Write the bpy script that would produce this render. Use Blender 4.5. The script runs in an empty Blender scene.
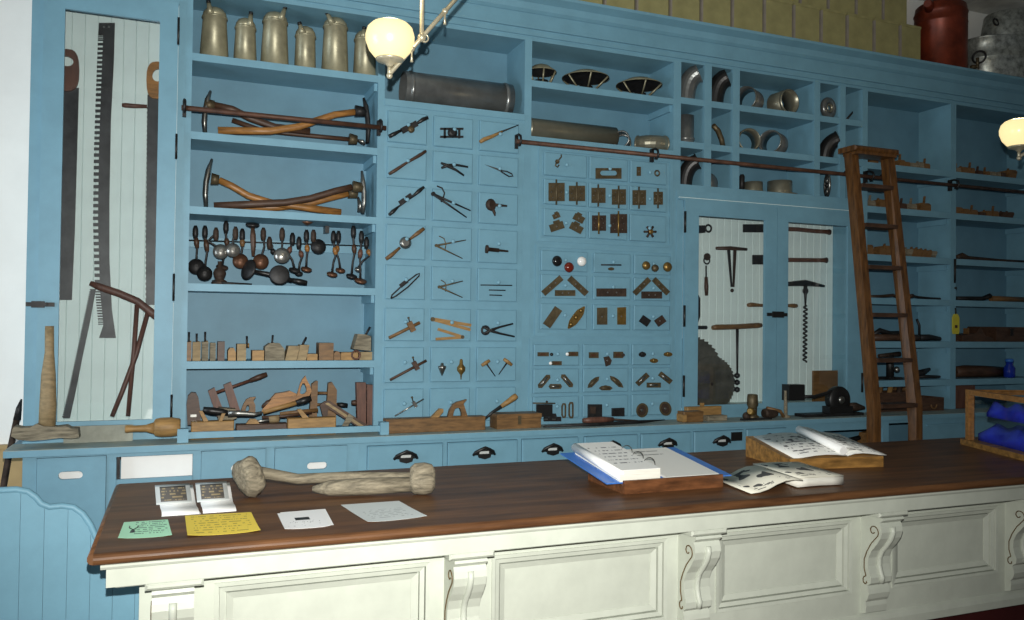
import bpy, math, random
from mathutils import Vector, Matrix
random.seed(7)
S = bpy.context.scene
COL = S.collection
PI = math.pi
def R(d): return math.radians(d)

# ------------------------------------------------------------------ camera
FPX, YAW, PITCH, ROLL = 826.0, R(21.8), R(.97), R(.68)
CAM = Vector((0, -4.95, 1.55))
_r = Vector((math.cos(YAW), -math.sin(YAW), 0)); _f0 = Vector((math.sin(YAW), math.cos(YAW), 0)); _u = Vector((0, 0, 1))
FWD = _f0*math.cos(PITCH) + _u*math.sin(PITCH); _u2 = _u*math.cos(PITCH) - _f0*math.sin(PITCH)
RGT = _r*math.cos(ROLL) + _u2*math.sin(ROLL); UPV = _u2*math.cos(ROLL) - _r*math.sin(ROLL)
cd = bpy.data.cameras.new('camera'); cam = bpy.data.objects.new('camera', cd); COL.objects.link(cam)
cd.sensor_width = 36; cd.lens = FPX/1024*36; cd.clip_start = .05
cam.matrix_world = Matrix(((RGT.x, UPV.x, -FWD.x, CAM.x), (RGT.y, UPV.y, -FWD.y, CAM.y), (RGT.z, UPV.z, -FWD.z, CAM.z), (0, 0, 0, 1)))
S.camera = cam
S.view_settings.view_transform = 'Standard'; S.view_settings.look = 'None'
S.view_settings.gamma = 1; S.view_settings.use_curve_mapping = False
S.view_settings.exposure = 0.0
def w(px, py, Y=0.0):
    """pixel of the 1024x620 photograph -> the point of the vertical plane at depth Y"""
    d = FWD*FPX + RGT*(px-512) - UPV*(py-310)
    return CAM + d*((Y-CAM.y)/d.y)
def wz(px, py, Z):
    d = FWD*FPX + RGT*(px-512) - UPV*(py-310)
    return CAM + d*((Z-CAM.z)/d.z)

# ------------------------------------------------------------------ light
wd = bpy.data.worlds.new('world'); S.world = wd; wd.use_nodes = True
wd.node_tree.nodes['Background'].inputs[0].default_value = (.75, .85, 1, 1)
wd.node_tree.nodes['Background'].inputs[1].default_value = .075
def aim(o, tgt):
    o.rotation_euler = (Vector(tgt) - o.location).to_track_quat('-Z', 'Y').to_euler()
ld = bpy.data.lights.new('camera_flash', 'SPOT'); ld.energy = 920; ld.spot_size = R(99); ld.spot_blend = 1.0
ld.shadow_soft_size = .012; ld.color = (1, .985, .93)
lo = bpy.data.objects.new('camera_flash', ld); COL.objects.link(lo); lo.location = CAM + Vector((.0, .02, .14)); aim(lo, w(472, 290, 0))
ad = bpy.data.lights.new('window_daylight', 'AREA'); ad.shape = 'RECTANGLE'; ad.size = 1.6; ad.size_y = 1.8; ad.energy = 75; ad.color = (.78, .9, 1)
ao = bpy.data.objects.new('window_daylight', ad); COL.objects.link(ao); ao.location = (-3.38, -1.7, 1.7); ao.rotation_euler = (R(90), 0, R(-90))

# ------------------------------------------------------------------ helpers
MATS = {}
def mat(name, col, rough=.6, metal=0.0, var=.12, scale=6.0, stretch=(1, 1, 1), bump=.0, col2=None, spec=.4, bscale=None):
    m = bpy.data.materials.new(name); m.use_nodes = True; MATS[name] = m
    nt = m.node_tree; N = nt.nodes; b = N['Principled BSDF']
    tc = N.new('ShaderNodeTexCoord'); mp = N.new('ShaderNodeMapping'); nz = N.new('ShaderNodeTexNoise'); cr = N.new('ShaderNodeValToRGB')
    mp.inputs['Scale'].default_value = stretch
    nz.inputs['Scale'].default_value = scale; nz.inputs['Detail'].default_value = 6; nz.inputs['Roughness'].default_value = .62
    nt.links.new(tc.outputs['Object'], mp.inputs[0]); nt.links.new(mp.outputs[0], nz.inputs[0]); nt.links.new(nz.outputs[0], cr.inputs[0])
    c2 = col2 or tuple(c*(1-var*2.2) for c in col)
    cr.color_ramp.elements[0].position = .32; cr.color_ramp.elements[1].position = .68
    cr.color_ramp.elements[0].color = (*c2, 1); cr.color_ramp.elements[1].color = (*[min(1, c*(1+var*.4)) for c in col], 1)
    nt.links.new(cr.outputs[0], b.inputs['Base Color'])
    b.inputs['Roughness'].default_value = rough; b.inputs['Metallic'].default_value = metal
    b.inputs['Specular IOR Level'].default_value = spec
    if bump:
        bp = N.new('ShaderNodeBump'); bp.inputs['Strength'].default_value = bump; bp.inputs['Distance'].default_value = .004
        n2 = N.new('ShaderNodeTexNoise'); n2.inputs['Scale'].default_value = bscale or scale*4; n2.inputs['Detail'].default_value = 4
        nt.links.new(mp.outputs[0], n2.inputs[0]); nt.links.new(n2.outputs[0], bp.inputs['Height']); nt.links.new(bp.outputs[0], b.inputs['Normal'])
    return m
def glass_mat():
    m = bpy.data.materials.new('pane_glass'); m.use_nodes = True; MATS['glass'] = m
    nt = m.node_tree; N = nt.nodes; N.remove(N['Principled BSDF'])
    t = N.new('ShaderNodeBsdfTransparent'); g = N.new('ShaderNodeBsdfGlossy'); x = N.new('ShaderNodeMixShader'); fr = N.new('ShaderNodeValue')
    t.inputs[0].default_value = (.985, .99, .99, 1); g.inputs['Roughness'].default_value = .02; fr.outputs[0].default_value = .045
    nt.links.new(fr.outputs[0], x.inputs[0]); nt.links.new(t.outputs[0], x.inputs[1]); nt.links.new(g.outputs[0], x.inputs[2])
    nt.links.new(x.outputs[0], N['Material Output'].inputs[0])
def emit_mat(name, col, st):
    m = bpy.data.materials.new(name); m.use_nodes = True; MATS[name] = m
    b = m.node_tree.nodes['Principled BSDF']; N = m.node_tree.nodes
    b.inputs['Base Color'].default_value = (*[c*.5 for c in col], 1); b.inputs['Emission Color'].default_value = (*col, 1); b.inputs['Emission Strength'].default_value = st
    nz = N.new('ShaderNodeTexNoise'); nz.inputs['Scale'].default_value = 3
    mr = N.new('ShaderNodeMapRange'); mr.inputs[3].default_value = .2; mr.inputs[4].default_value = .35
    m.node_tree.links.new(nz.outputs[0], mr.inputs[0]); m.node_tree.links.new(mr.outputs[0], b.inputs['Roughness'])
def print_mat(name, paper, ink, rows, cols, m0=.1, m1=.9, n0=.1, n1=.9, dens=.45, fill=.42, blotch=0.0, thr=.62):
    """paper printed with illegible lines of words (UV 0..1 over the sheet)"""
    m = bpy.data.materials.new(name); m.use_nodes = True; MATS[name] = m
    nt = m.node_tree; N = nt.nodes; L = nt.links; b = N['Principled BSDF']; b.inputs['Roughness'].default_value = .75
    uv = N.new('ShaderNodeTexCoord'); sp = N.new('ShaderNodeSeparateXYZ'); L.new(uv.outputs['UV'], sp.inputs[0])
    def mth(op, a, bb=None, v=None):
        n = N.new('ShaderNodeMath'); n.operation = op; L.new(a, n.inputs[0])
        if bb is not None: L.new(bb, n.inputs[1])
        elif v is not None: n.inputs[1].default_value = v
        return n.outputs[0]
    u, v = sp.outputs[0], sp.outputs[1]
    vr = mth('MULTIPLY', v, v=rows); fl = mth('FLOOR', vr); fr = mth('FRACT', vr)
    line = mth('LESS_THAN', fr, v=fill)
    cx = N.new('ShaderNodeCombineXYZ'); L.new(mth('MULTIPLY', u, v=cols), cx.inputs[0]); L.new(mth('MULTIPLY', fl, v=7.31), cx.inputs[1])
    nz = N.new('ShaderNodeTexNoise'); nz.inputs['Scale'].default_value = 1; nz.inputs['Detail'].default_value = 3; L.new(cx.outputs[0], nz.inputs[0])
    word = mth('GREATER_THAN', nz.outputs[0], v=dens)
    msk = mth('MULTIPLY', line, word)
    for o, lo_, hi_ in ((u, m0, m1), (v, n0, n1)):
        msk = mth('MULTIPLY', msk, mth('GREATER_THAN', o, v=lo_)); msk = mth('MULTIPLY', msk, mth('LESS_THAN', o, v=hi_))
    if blotch:
        n3 = N.new('ShaderNodeTexNoise'); n3.inputs['Scale'].default_value = blotch; n3.inputs['Detail'].default_value = 1.5; L.new(uv.outputs['UV'], n3.inputs[0])
        g3 = mth('GREATER_THAN', n3.outputs[0], v=thr)
        for o, lo_, hi_ in ((u, .08, .92), (v, .1, .9)):
            g3 = mth('MULTIPLY', g3, mth('GREATER_THAN', o, v=lo_)); g3 = mth('MULTIPLY', g3, mth('LESS_THAN', o, v=hi_))
        msk = mth('MAXIMUM', msk, g3)
    mx = N.new('ShaderNodeMix'); mx.data_type = 'RGBA'; L.new(msk, mx.inputs[0]); mx.inputs[6].default_value = (*paper, 1); mx.inputs[7].default_value = (*ink, 1)
    L.new(mx.outputs[2], b.inputs['Base Color'])

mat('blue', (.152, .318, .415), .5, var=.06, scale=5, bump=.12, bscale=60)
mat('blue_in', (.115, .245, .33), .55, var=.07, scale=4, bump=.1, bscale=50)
mat('knob_blue', (.18, .36, .46), .55, var=.04)
mat('pale', (.70, .84, .82), .6, var=.05, scale=5)
mat('ledge_top', (.34, .37, .31), .6, var=.2, scale=9, col2=(.20, .30, .33))
mat('white', (.51, .54, .465), .45, var=.05, scale=7, bump=.08, bscale=40)
mat('white_wall', (.82, .83, .80), .85, var=.03, scale=3)
mat('tan', (.42, .30, .14), .7, var=.1, scale=4)
mat('counter_wood', (.155, .070, .028), .42, var=.28, scale=4, stretch=(.5, 5, 5), bump=.12, col2=(.055, .024, .011), spec=.2)
mat('plinth_red', (.055, .008, .008), .6)
mat('floor_wood', (.10, .05, .03), .6, var=.2, scale=4, stretch=(1, 8, 1))
mat('ceiling', (.6, .6, .56), .8)
mat('wood_light', (.33, .19, .065), .55, var=.2, scale=9, stretch=(1.2, 6, 6), bump=.1)
mat('wood_pale', (.30, .22, .115), .65, var=.2, scale=9, stretch=(1.2, 6, 6), bump=.1)
mat('wood_mid', (.19, .10, .036), .5, var=.25, scale=9, stretch=(1.2, 6, 6), bump=.1)
mat('wood_dark', (.075, .038, .022), .5, var=.25, scale=9, stretch=(1.2, 6, 6), bump=.1)
mat('wood_orange', (.34, .155, .04), .42, var=.25, scale=9, stretch=(1.2, 6, 6), bump=.05)
mat('wood_grey', (.25, .215, .15), .8, var=.3, scale=12, stretch=(1, 7, 7), bump=.4)
mat('wood_red', (.12, .052, .034), .5, var=.2, scale=9, stretch=(6, 6, 1.2))
mat('mahogany', (.15, .058, .022), .4, var=.3, scale=8, stretch=(1, 5, 5))
mat('oak', (.33, .17, .045), .45, var=.3, scale=8, stretch=(1, 5, 5), bump=.08)
mat('board_grey', (.30, .31, .26), .8, var=.15, scale=10)
mat('ladder_wood', (.15, .066, .02), .35, var=.3, scale=8, stretch=(6, 6, .8), bump=.1)
mat('iron', (.035, .035, .036), .5, .6, var=.25, scale=20)
mat('rust', (.065, .042, .03), .65, .35, var=.3, scale=18)
mat('pipe_rust', (.11, .052, .032), .55, .3, var=.25, scale=14)
mat('saw_steel', (.15, .15, .125), .32, .5, var=.25, scale=6)
mat('steel', (.30, .30, .28), .32, .9, var=.2, scale=14)
mat('bright_steel', (.42, .41, .38), .28, .85, var=.1, scale=12)
mat('blade', (.045, .048, .05), .45, .4, var=.3, scale=7)
mat('tin', (.34, .32, .215), .4, .38, var=.18, scale=10, bump=.1)
mat('stovepipe', (.22, .23, .225), .28, .6, var=.2, scale=5)
mat('greypipe', (.26, .25, .19), .34, .6, var=.12, scale=5)
mat('galv', (.42, .45, .42), .4, .5, var=.3, scale=25, bump=.05)
mat('brass', (.32, .20, .06), .38, .7, var=.25, scale=18)
mat('old_brass', (.13, .10, .055), .5, .5, var=.25, scale=22)
mat('copper', (.16, .078, .045), .4, .6, var=.2, scale=20)
mat('red_can', (.20, .035, .015), .4, .25, var=.3, scale=5)
mat('black', (.012, .012, .012), .4, .1, var=.1)
mat('box_cream', (.30, .28, .125), .75, var=.12, scale=6)
mat('box_edge', (.28, .25, .21), .8)
mat('porcelain_white', (.8, .8, .78), .15, var=.02)
mat('porcelain_black', (.01, .01, .01), .12, var=.02)
mat('porcelain_red', (.14, .018, .01), .15, var=.1)
mat('blue_cloth', (.015, .03, .50), .75, var=.25, scale=9, bump=.2)
mat('blue_vinyl', (.04, .16, .52), .35, var=.05)
mat('blue_bottle', (.01, .03, .30), .1, var=.1)
mat('yellow', (.55, .50, .05), .5)
mat('paper', (.86, .86, .84), .75, var=.02)
mat('page_edge', (.74, .72, .64), .8, var=.08, scale=60, stretch=(.2, .2, 8))
mat('grey_film', (.55, .58, .57), .3, var=.05)
mat('brass_lamp', (.55, .50, .36), .35, .5, var=.15, scale=15)
mat('gold_paint', (.13, .075, .02), .5, .2)
glass_mat()
emit_mat('lamp_glass', (1.0, .80, .40), .95)
print_mat('print_green', (.42, .76, .52), (.14, .27, .19), 9, 16, .28, .95, .2, .95, .48)
print_mat('print_yellow', (.80, .60, .07), (.38, .28, .04), 9, 18, .08, .92, .1, .95, .5, .3)
print_mat('print_white', (.82, .82, .81), (.12, .12, .12), 14, 20, .1, .9, .1, .5, .6, .25)
print_mat('print_film', (.58, .62, .61), (.34, .37, .37), 12, 14, .15, .85, .15, .6, .5, .3)
print_mat('print_binder', (.78, .78, .75), (.12, .12, .14), 9, 14, .1, .88, .2, .85, .50, .22)
print_mat('print_binder_right', (.74, .74, .70), (.25, .25, .25), 8, 12, .15, .7, .72, .9, .4, .2)
print_mat('print_catalogue', (.78, .78, .74), (.10, .10, .11), 9, 11, .10, .90, .12, .90, .52, .34, 7.0, .63)
print_mat('print_magazine', (.66, .64, .54), (.06, .06, .06), 16, 12, .08, .92, .05, .25, .55, .4, 3.4, .545)
print_mat('photo_print', (.10, .09, .08), (.30, .24, .14), 5, 5, .02, .98, .05, .95, .5, .5)
M = MATS

class MB:
    def __init__(s): s.v = []; s.f = []; s.sm = []
    def add(s, vs, fs, smooth=False):
        o = len(s.v); s.v += [Vector(q) for q in vs]
        s.f += [tuple(i+o for i in f) for f in fs]; s.sm += [smooth]*len(fs); return s
    def box(s, x0, x1, y0, y1, z0, z1, mtx=None):
        vs = [Vector(p) for p in ((x0,y0,z0),(x1,y0,z0),(x1,y1,z0),(x0,y1,z0),(x0,y0,z1),(x1,y0,z1),(x1,y1,z1),(x0,y1,z1))]
        if mtx: vs = [mtx @ q for q in vs]
        return s.add(vs, [(3,2,1,0),(4,5,6,7),(0,1,5,4),(1,2,6,5),(2,3,7,6),(3,0,4,7)])
    def cbox(s, x0, x1, y0, y1, z0, z1, c=.006):
        """box whose front (-Y) face is chamfered"""
        vs = [(x0,y0+c,z0),(x1,y0+c,z0),(x1,y1,z0),(x0,y1,z0),(x0,y0+c,z1),(x1,y0+c,z1),(x1,y1,z1),(x0,y1,z1),
              (x0+c,y0,z0+c),(x1-c,y0,z0+c),(x1-c,y0,z1-c),(x0+c,y0,z1-c)]
        return s.add(vs, [(3,2,1,0),(4,5,6,7),(1,2,6,5),(2,3,7,6),(3,0,4,7),(8,9,10,11),(0,1,9,8),(1,5,10,9),(5,4,11,10),(4,0,8,11)])
    def poly(s, pts, ext, smooth=False):
        """planar outline (3D points) extruded by the vector ext"""
        n = len(pts); ext = Vector(ext); pts = [Vector(p) for p in pts]
        return s.add(pts+[p+ext for p in pts], [tuple(range(n))[::-1], tuple(range(n, 2*n))]+[(i,(i+1)%n,n+(i+1)%n,n+i) for i in range(n)], smooth)
    def tube(s, pts, r, n=8, flat=1.0, smooth=True, up=None):
        pts = [Vector(p) for p in pts]; k = len(pts)
        rs = list(r) if isinstance(r, (list, tuple)) else [r]*k
        vs = []; prev = None
        for i, p in enumerate(pts):
            t = (pts[min(i+1, k-1)]-pts[max(i-1, 0)]).normalized()
            if prev is None:
                a = Vector(up) if up else (Vector((0, 1, 0)) if abs(t.y) < .9 else Vector((0, 0, 1)))
            else: a = prev
            u = (a - t*a.dot(t)).normalized(); prev = u; q = t.cross(u)
            for j in range(n):
                th = 2*PI*j/n; vs.append(p + u*math.cos(th)*rs[i]*flat + q*math.sin(th)*rs[i])
        fs = [(i*n+j, i*n+(j+1)%n, (i+1)*n+(j+1)%n, (i+1)*n+j) for i in range(k-1) for j in range(n)]
        s.add(vs, fs, smooth); o = len(s.v)-len(vs)
        s.f += [tuple(o+j for j in range(n))[::-1], tuple(o+(k-1)*n+j for j in range(n))]; s.sm += [False, False]; return s
    def lathe(s, prof, o, ax=(0, 0, 1), n=20, smooth=True, cap=True):
        o = Vector(o); ax = Vector(ax).normalized(); a = Vector((1, 0, 0)) if abs(ax.x) < .9 else Vector((0, 1, 0))
        u = (a-ax*a.dot(ax)).normalized(); q = ax.cross(u); k = len(prof)
        vs = [o+ax*h+(u*math.cos(2*PI*j/n)+q*math.sin(2*PI*j/n))*r for r, h in prof for j in range(n)]
        fs = [(i*n+j, i*n+(j+1)%n, (i+1)*n+(j+1)%n, (i+1)*n+j) for i in range(k-1) for j in range(n)]
        s.add(vs, fs, smooth); o2 = len(s.v)-len(vs)
        if cap: s.f += [tuple(o2+j for j in range(n))[::-1], tuple(o2+(k-1)*n+j for j in range(n))]; s.sm += [False]*2
        return s
    def ball(s, c, rx, ry=None, rz=None, n=12, k=8, ax=None):
        ry = ry or rx; rz = rz or rx; c = Vector(c)
        vs = []
        for i in range(k+1):
            ph = -PI/2+PI*i/k; e = max(math.cos(ph), .02)
            for j in range(n): vs.append(c+Vector((rx*e*math.cos(2*PI*j/n), ry*e*math.sin(2*PI*j/n), rz*math.sin(ph))))
        fs = [(i*n+j, i*n+(j+1)%n, (i+1)*n+(j+1)%n, (i+1)*n+j) for i in range(k) for j in range(n)]
        s.add(vs, fs, True); o2 = len(s.v)-len(vs)
        s.f += [tuple(o2+j for j in range(n))[::-1], tuple(o2+k*n+j for j in range(n))]; s.sm += [True]*2; return s
    def torus(s, c, Rr, r, ax=(0, 1, 0), n=20, k=8, a0=0, a1=2*PI):
        c = Vector(c); ax = Vector(ax).normalized(); a = Vector((1, 0, 0)) if abs(ax.x) < .9 else Vector((0, 0, 1))
        u = (a-ax*a.dot(ax)).normalized(); q = ax.cross(u)
        full = abs(a1-a0-2*PI) < 1e-6; m = n if full else n+1
        pts = [c+(u*math.cos(a0+(a1-a0)*i/n)+q*math.sin(a0+(a1-a0)*i/n))*Rr for i in range(m)]
        if not full: return s.tube(pts, r, k)
        vs = []
        for p in pts:
            d = (p-c).normalized()
            vs += [p+d*math.cos(2*PI*j/k)*r+ax*math.sin(2*PI*j/k)*r for j in range(k)]
        return s.add(vs, [(i*k+j, i*k+(j+1)%k, ((i+1)%n)*k+(j+1)%k, ((i+1)%n)*k+j) for i in range(n) for j in range(k)], True)
    def mesh(s, name, o):
        me = bpy.data.meshes.new(name); me.from_pydata([q-o for q in s.v], [], s.f)
        me.polygons.foreach_set('use_smooth', s.sm); me.update(); return me
    def build(s, name, m, parent=None, label=None, cat=None, group=None, kind=None, base=None):
        xs = [q.x for q in s.v]; ys = [q.y for q in s.v]; zs = [q.z for q in s.v]
        o = Vector(base) if base else Vector(((min(xs)+max(xs))/2, (min(ys)+max(ys))/2, min(zs)))
        me = s.mesh(name, o); ob = bpy.data.objects.new(name, me); COL.objects.link(ob)
        me.materials.append(M[m] if isinstance(m, str) else m)
        if parent: ob.parent = parent; ob.location = o-wl(parent)
        else: ob.location = o
        ob['wl'] = tuple(o)
        tag(ob, label, cat, group, kind); return ob
def wl(o): return Vector(o['wl'])
def tag(o, label=None, cat=None, group=None, kind=None):
    if label: o['label'] = label
    if cat: o['category'] = cat
    if group: o['group'] = group
    if kind: o['kind'] = kind
    return o
def thing(name, label, cat, loc, group=None, kind=None):
    o = bpy.data.objects.new(name, None); COL.objects.link(o); o.location = Vector(loc); o['wl'] = tuple(Vector(loc)); o.empty_display_size = .05
    return tag(o, label, cat, group, kind)
ORD = ['first', 'second', 'third', 'fourth', 'fifth', 'sixth', 'seventh', 'eighth', 'ninth', 'tenth', 'eleventh', 'twelfth', 'thirteenth', 'fourteenth', 'fifteenth', 'sixteenth', 'seventeenth', 'eighteenth', 'nineteenth', 'twentieth']
def bx(name, m, parent, x0, x1, y0, y1, z0, z1, **k): return MB().box(x0, x1, y0, y1, z0, z1).build(name, m, parent, **k)
# ================================================================== setting
ZL = .896          # top of the back ledge
bx('wall_back', 'white_wall', None, -4, 9, .36, .46, 0, 4.4, kind='structure', label='pale plaster back wall behind the blue shelving', cat='wall')
bx('floor', 'floor_wood', None, -4, 9, -6.5, .36, -.1, 0, kind='structure', label='dark wooden floor behind the counter', cat='floor')
bx('ceiling', 'ceiling', None, -4, 9, -6.5, .36, 4.4, 4.5, kind='structure', label='pale ceiling over the shop', cat='ceiling')
WY0, WY1, WZ0, WZ1 = -2.5, -.9, .8, 2.6
def wall_hole():
    mb = MB()
    for (a, b, c, d) in ((-6.5, WY0, 0, 4.4), (WY1, .46, 0, 4.4), (WY0, WY1, 0, WZ0), (WY0, WY1, WZ1, 4.4)): mb.box(-3.55, -3.40, a, b, c, d)
    return mb.build('wall_left', 'white_wall', None, 'pale plaster side wall with the window, outside the picture', 'wall', kind='structure')
wall_hole()
bx('wall_right', 'white_wall', None, 9.0, 9.1, -6.5, .46, 0, 4.4, kind='structure', label='pale plaster wall at the far right end of the shop', cat='wall')
wi = thing('window_1', 'tall shop window in the side wall, outside the picture', 'window', (-3.48, -1.7, WZ0), kind='structure')
MB().box(-3.52, -3.43, WY0, WY0+.06, WZ0, WZ1).box(-3.52, -3.43, WY1-.06, WY1, WZ0, WZ1).box(-3.52, -3.43, WY0+.06, WY1-.06, WZ1-.06, WZ1).box(-3.52, -3.43, WY0+.06, WY1-.06, WZ0, WZ0+.06).box(-3.50, -3.45, -1.72, -1.68, WZ0+.06, WZ1-.06).build('window_frame', 'white', wi)
bx('pane', 'glass', wi, -3.48, -3.475, WY0+.06, -1.72, WZ0+.06, WZ1-.06); bx('pane', 'glass', wi, -3.48, -3.475, -1.68, WY1-.06, WZ0+.06, WZ1-.06)
wn = bx('trim_1', 'tan', None, -3.40, -.77, .33, .36, 0, .845, kind='structure', label='tan wainscot on the wall left of the blue cabinets', cat='trim')
bx('cap_rail', 'tan', wn, -3.40, -.77, .315, .36, .83, .85)

# ---- cornice over the whole run
CX0, CX1 = -.80, 7.10
co = thing('trim_2', 'blue stepped cornice running along the top of all the shelving', 'cornice', (3, 0, 3.435), kind='structure')
bx('frieze', 'blue', co, CX0, CX1, -.012, .33, 3.435, 3.475)
bx('bead', 'blue', co, CX0, CX1, -.03, .05, 3.475, 3.492)
bx('fascia', 'blue', co, CX0, CX1, -.022, .05, 3.492, 3.575)
MB().poly([(CX0, -.03, 3.575), (CX0, -.05, 3.59), (CX0, -.06, 3.63), (CX0, -.115, 3.655), (CX0, -.12, 3.672), (CX0, .10, 3.672), (CX0, .10, 3.575)], (CX1-CX0, 0, 0)).build('crown', 'blue', co)
bx('top_deck', 'blue', co, CX0, CX1, .10, .355, 3.575, 3.672)

DEP = .32
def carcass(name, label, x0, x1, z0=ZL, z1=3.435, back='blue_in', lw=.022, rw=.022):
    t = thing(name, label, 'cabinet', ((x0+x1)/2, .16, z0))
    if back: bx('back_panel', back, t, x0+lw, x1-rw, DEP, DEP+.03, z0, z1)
    bx('side_panel', 'blue', t, x0, x0+lw, 0, DEP+.03, z0, z1)
    bx('side_panel', 'blue', t, x1-rw, x1, 0, DEP+.03, z0, z1)
    return t
def shelf(t, x0, x1, z, th=.042, y0=0.0, cleat=True):
    s = bx('shelf', 'blue', t, x0, x1, y0, DEP, z-th, z)
    if cleat: bx('cleat', 'blue', s, x1-.018, x1, .03, DEP, z-th-.045, z-th)
    return s
KN = None
def knob(d, x, y, z, r=.0125, m='knob_blue'):
    global KN
    if KN is None:
        k = MB().lathe([(.005, 0), (.006, .008), (.0115, .013), (.0125, .018), (.010, .023), (.004, .026)], (0, 0, 0), (0, -1, 0), 12)
        KN = k.mesh('knob', Vector((0, 0, 0))); KN.materials.append(M[m])
    o = bpy.data.objects.new('knob', KN); COL.objects.link(o); o.parent = d; o.location = Vector((x, y, z))-wl(d); return o
def drawers(t, xs, zs, kz=.58, proud=.018):
    for z0, z1 in zs:
        for x0, x1 in xs:
            d = MB().cbox(x0, x1, -proud, .02, z0, z1, .005).build('drawer', 'blue', t)
            knob(d, (x0+x1)/2, -proud, z0+(z1-z0)*kz)

# ---- 1 saw cabinet
c1 = carcass('saw_cabinet', 'tall blue glass-doored cabinet holding the long crosscut saws', -.757, -.006, back=None, lw=.02, rw=.02)
bx('stile', 'blue', c1, -.757, -.702, -.004, .02, ZL, 3.435); bx('stile', 'blue', c1, -.042, -.006, -.004, .02, ZL, 3.435)
bx('top_rail', 'blue', c1, -.702, -.042, -.004, .02, 3.315, 3.435); bx('bottom_rail', 'blue', c1, -.702, -.042, -.004, .02, ZL, .955)
bx('floor_board', 'pale', c1, -.737, -.026, .02, DEP, .93, .96)
xx = -.737
k = 0
while xx < -.03:
    x2 = min(xx+.0665, -.026)
    MB().cbox(xx+.0003, x2-.0003, DEP-.012, DEP+.02, .96, 3.435, .0025).build('plank', 'pale', c1); xx += .0665
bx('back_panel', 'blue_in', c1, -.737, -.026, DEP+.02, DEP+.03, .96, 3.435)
d = MB().box(-.700, -.600, -.026, -.004, .958, 3.312).box(-.138, -.044, -.026, -.004, .958, 3.312).box(-.600, -.138, -.026, -.004, 3.193, 3.312).box(-.600, -.138, -.026, -.004, .958, 1.006).build('door', 'blue', c1)
bx('pane', 'glass', d, -.604, -.134, -.017, -.013, 1.002, 3.197)
for py0, py1 in ((19, 46), (135, 160), (274, 301), (394, 417)):
    a, b = w(177, py0), w(177, py1)
    MB().tube([(-.043, -.030, a.z), (-.043, -.030, b.z)], .0065, 8).build('hinge', 'black', d)
MB().box(-.752, -.62, -.034, -.026, 1.612, 1.634).box(-.725, -.665, -.046, -.034, 1.606, 1.640).tube([(-.66, -.034, 1.623), (-.66, -.055, 1.623)], .008).build('latch', 'iron', d)

# ---- 2 tool shelves
c2 = carcass('tool_shelf_cabinet', 'open blue shelf unit with tin cans, adzes, braces and planes', -.006, 1.108, lw=.037, rw=.022)
SH2 = [3.05, 2.608, 2.188, 1.756, 1.32]
for z in SH2: shelf(c2, .031, 1.086, z)
bx('top_board', 'blue', c2, .031, 1.086, 0, DEP, 3.405, 3.435)
bx('hanging_rail', 'blue', c2, .031, 1.086, DEP-.02, DEP, 1.985, 2.045)
MB().tube([(.031, .20, 2.015), (1.086, .20, 2.03)], .004, 6).build('hanging_rod', 'iron', c2)

# ---- 3 drawer bank with display tools
c3 = carcass('small_drawer_cabinet', 'blue bank of 24 small drawers with tools mounted on their fronts', 1.108, 2.075, lw=.02, rw=.025)
bx('face_panel', 'blue', c3, 1.128, 2.050, .001, .018, ZL, 2.905)
bx('shelf', 'blue', c3, 1.128, 2.05, -.006, DEP, 2.875, 2.915)
bx('top_board', 'blue', c3, 1.128, 2.05, 0, DEP, 3.405, 3.435)
drawers(c3, [(1.146, 1.392), (1.436, 1.694), (1.739, 2.006)],
        [(2.652, 2.842), (2.432, 2.622), (2.188, 2.385), (1.938, 2.150), (1.692, 1.902), (1.438, 1.640), (1.184, 1.400), (.935, 1.146)])
# ---- 4 hardware drawers
c4 = carcass('hardware_drawer_cabinet', 'blue bank of drawers showing hinges, knobs and locks', 2.075, 3.215, lw=.025, rw=.03)
bx('face_panel', 'blue', c4, 2.10, 3.185, .001, .018, ZL, 2.74)
shelf(c4, 2.10, 3.185, 3.147); shelf(c4, 2.10, 3.185, 2.78)
bx('top_board', 'blue', c4, 2.10, 3.185, 0, DEP, 3.405, 3.435)
def frame4(x0, x1, z0, z1):
    MB().box(x0, x1, -.006, .002, z1-.02, z1).box(x0, x1, -.006, .002, z0, z0+.02).box(x0, x0+.018, -.006, .002, z0+.02, z1-.02).box(x1-.018, x1, -.006, .002, z0+.02, z1-.02).build('drawer_frame', 'blue', c4)
frame4(2.155, 3.175, 2.095, 2.715); frame4(2.14, 3.183, 1.475, 2.075); frame4(2.104, 3.185, .907, 1.455)
drawers(c4, [(2.190, 2.500), (2.522, 2.812), (2.836, 3.122)], [(2.530, 2.680), (2.340, 2.505), (2.130, 2.310)], .5)
drawers(c4, [(2.175, 2.512), (2.560, 2.842), (2.872, 3.158)], [(1.902, 2.035), (1.722, 1.878), (1.518, 1.688)], .55)
drawers(c4, [(2.130, 2.458), (2.490, 2.832), (2.862, 3.166)], [(1.280, 1.420), (1.100, 1.260), (.935, 1.078)], .55)
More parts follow.
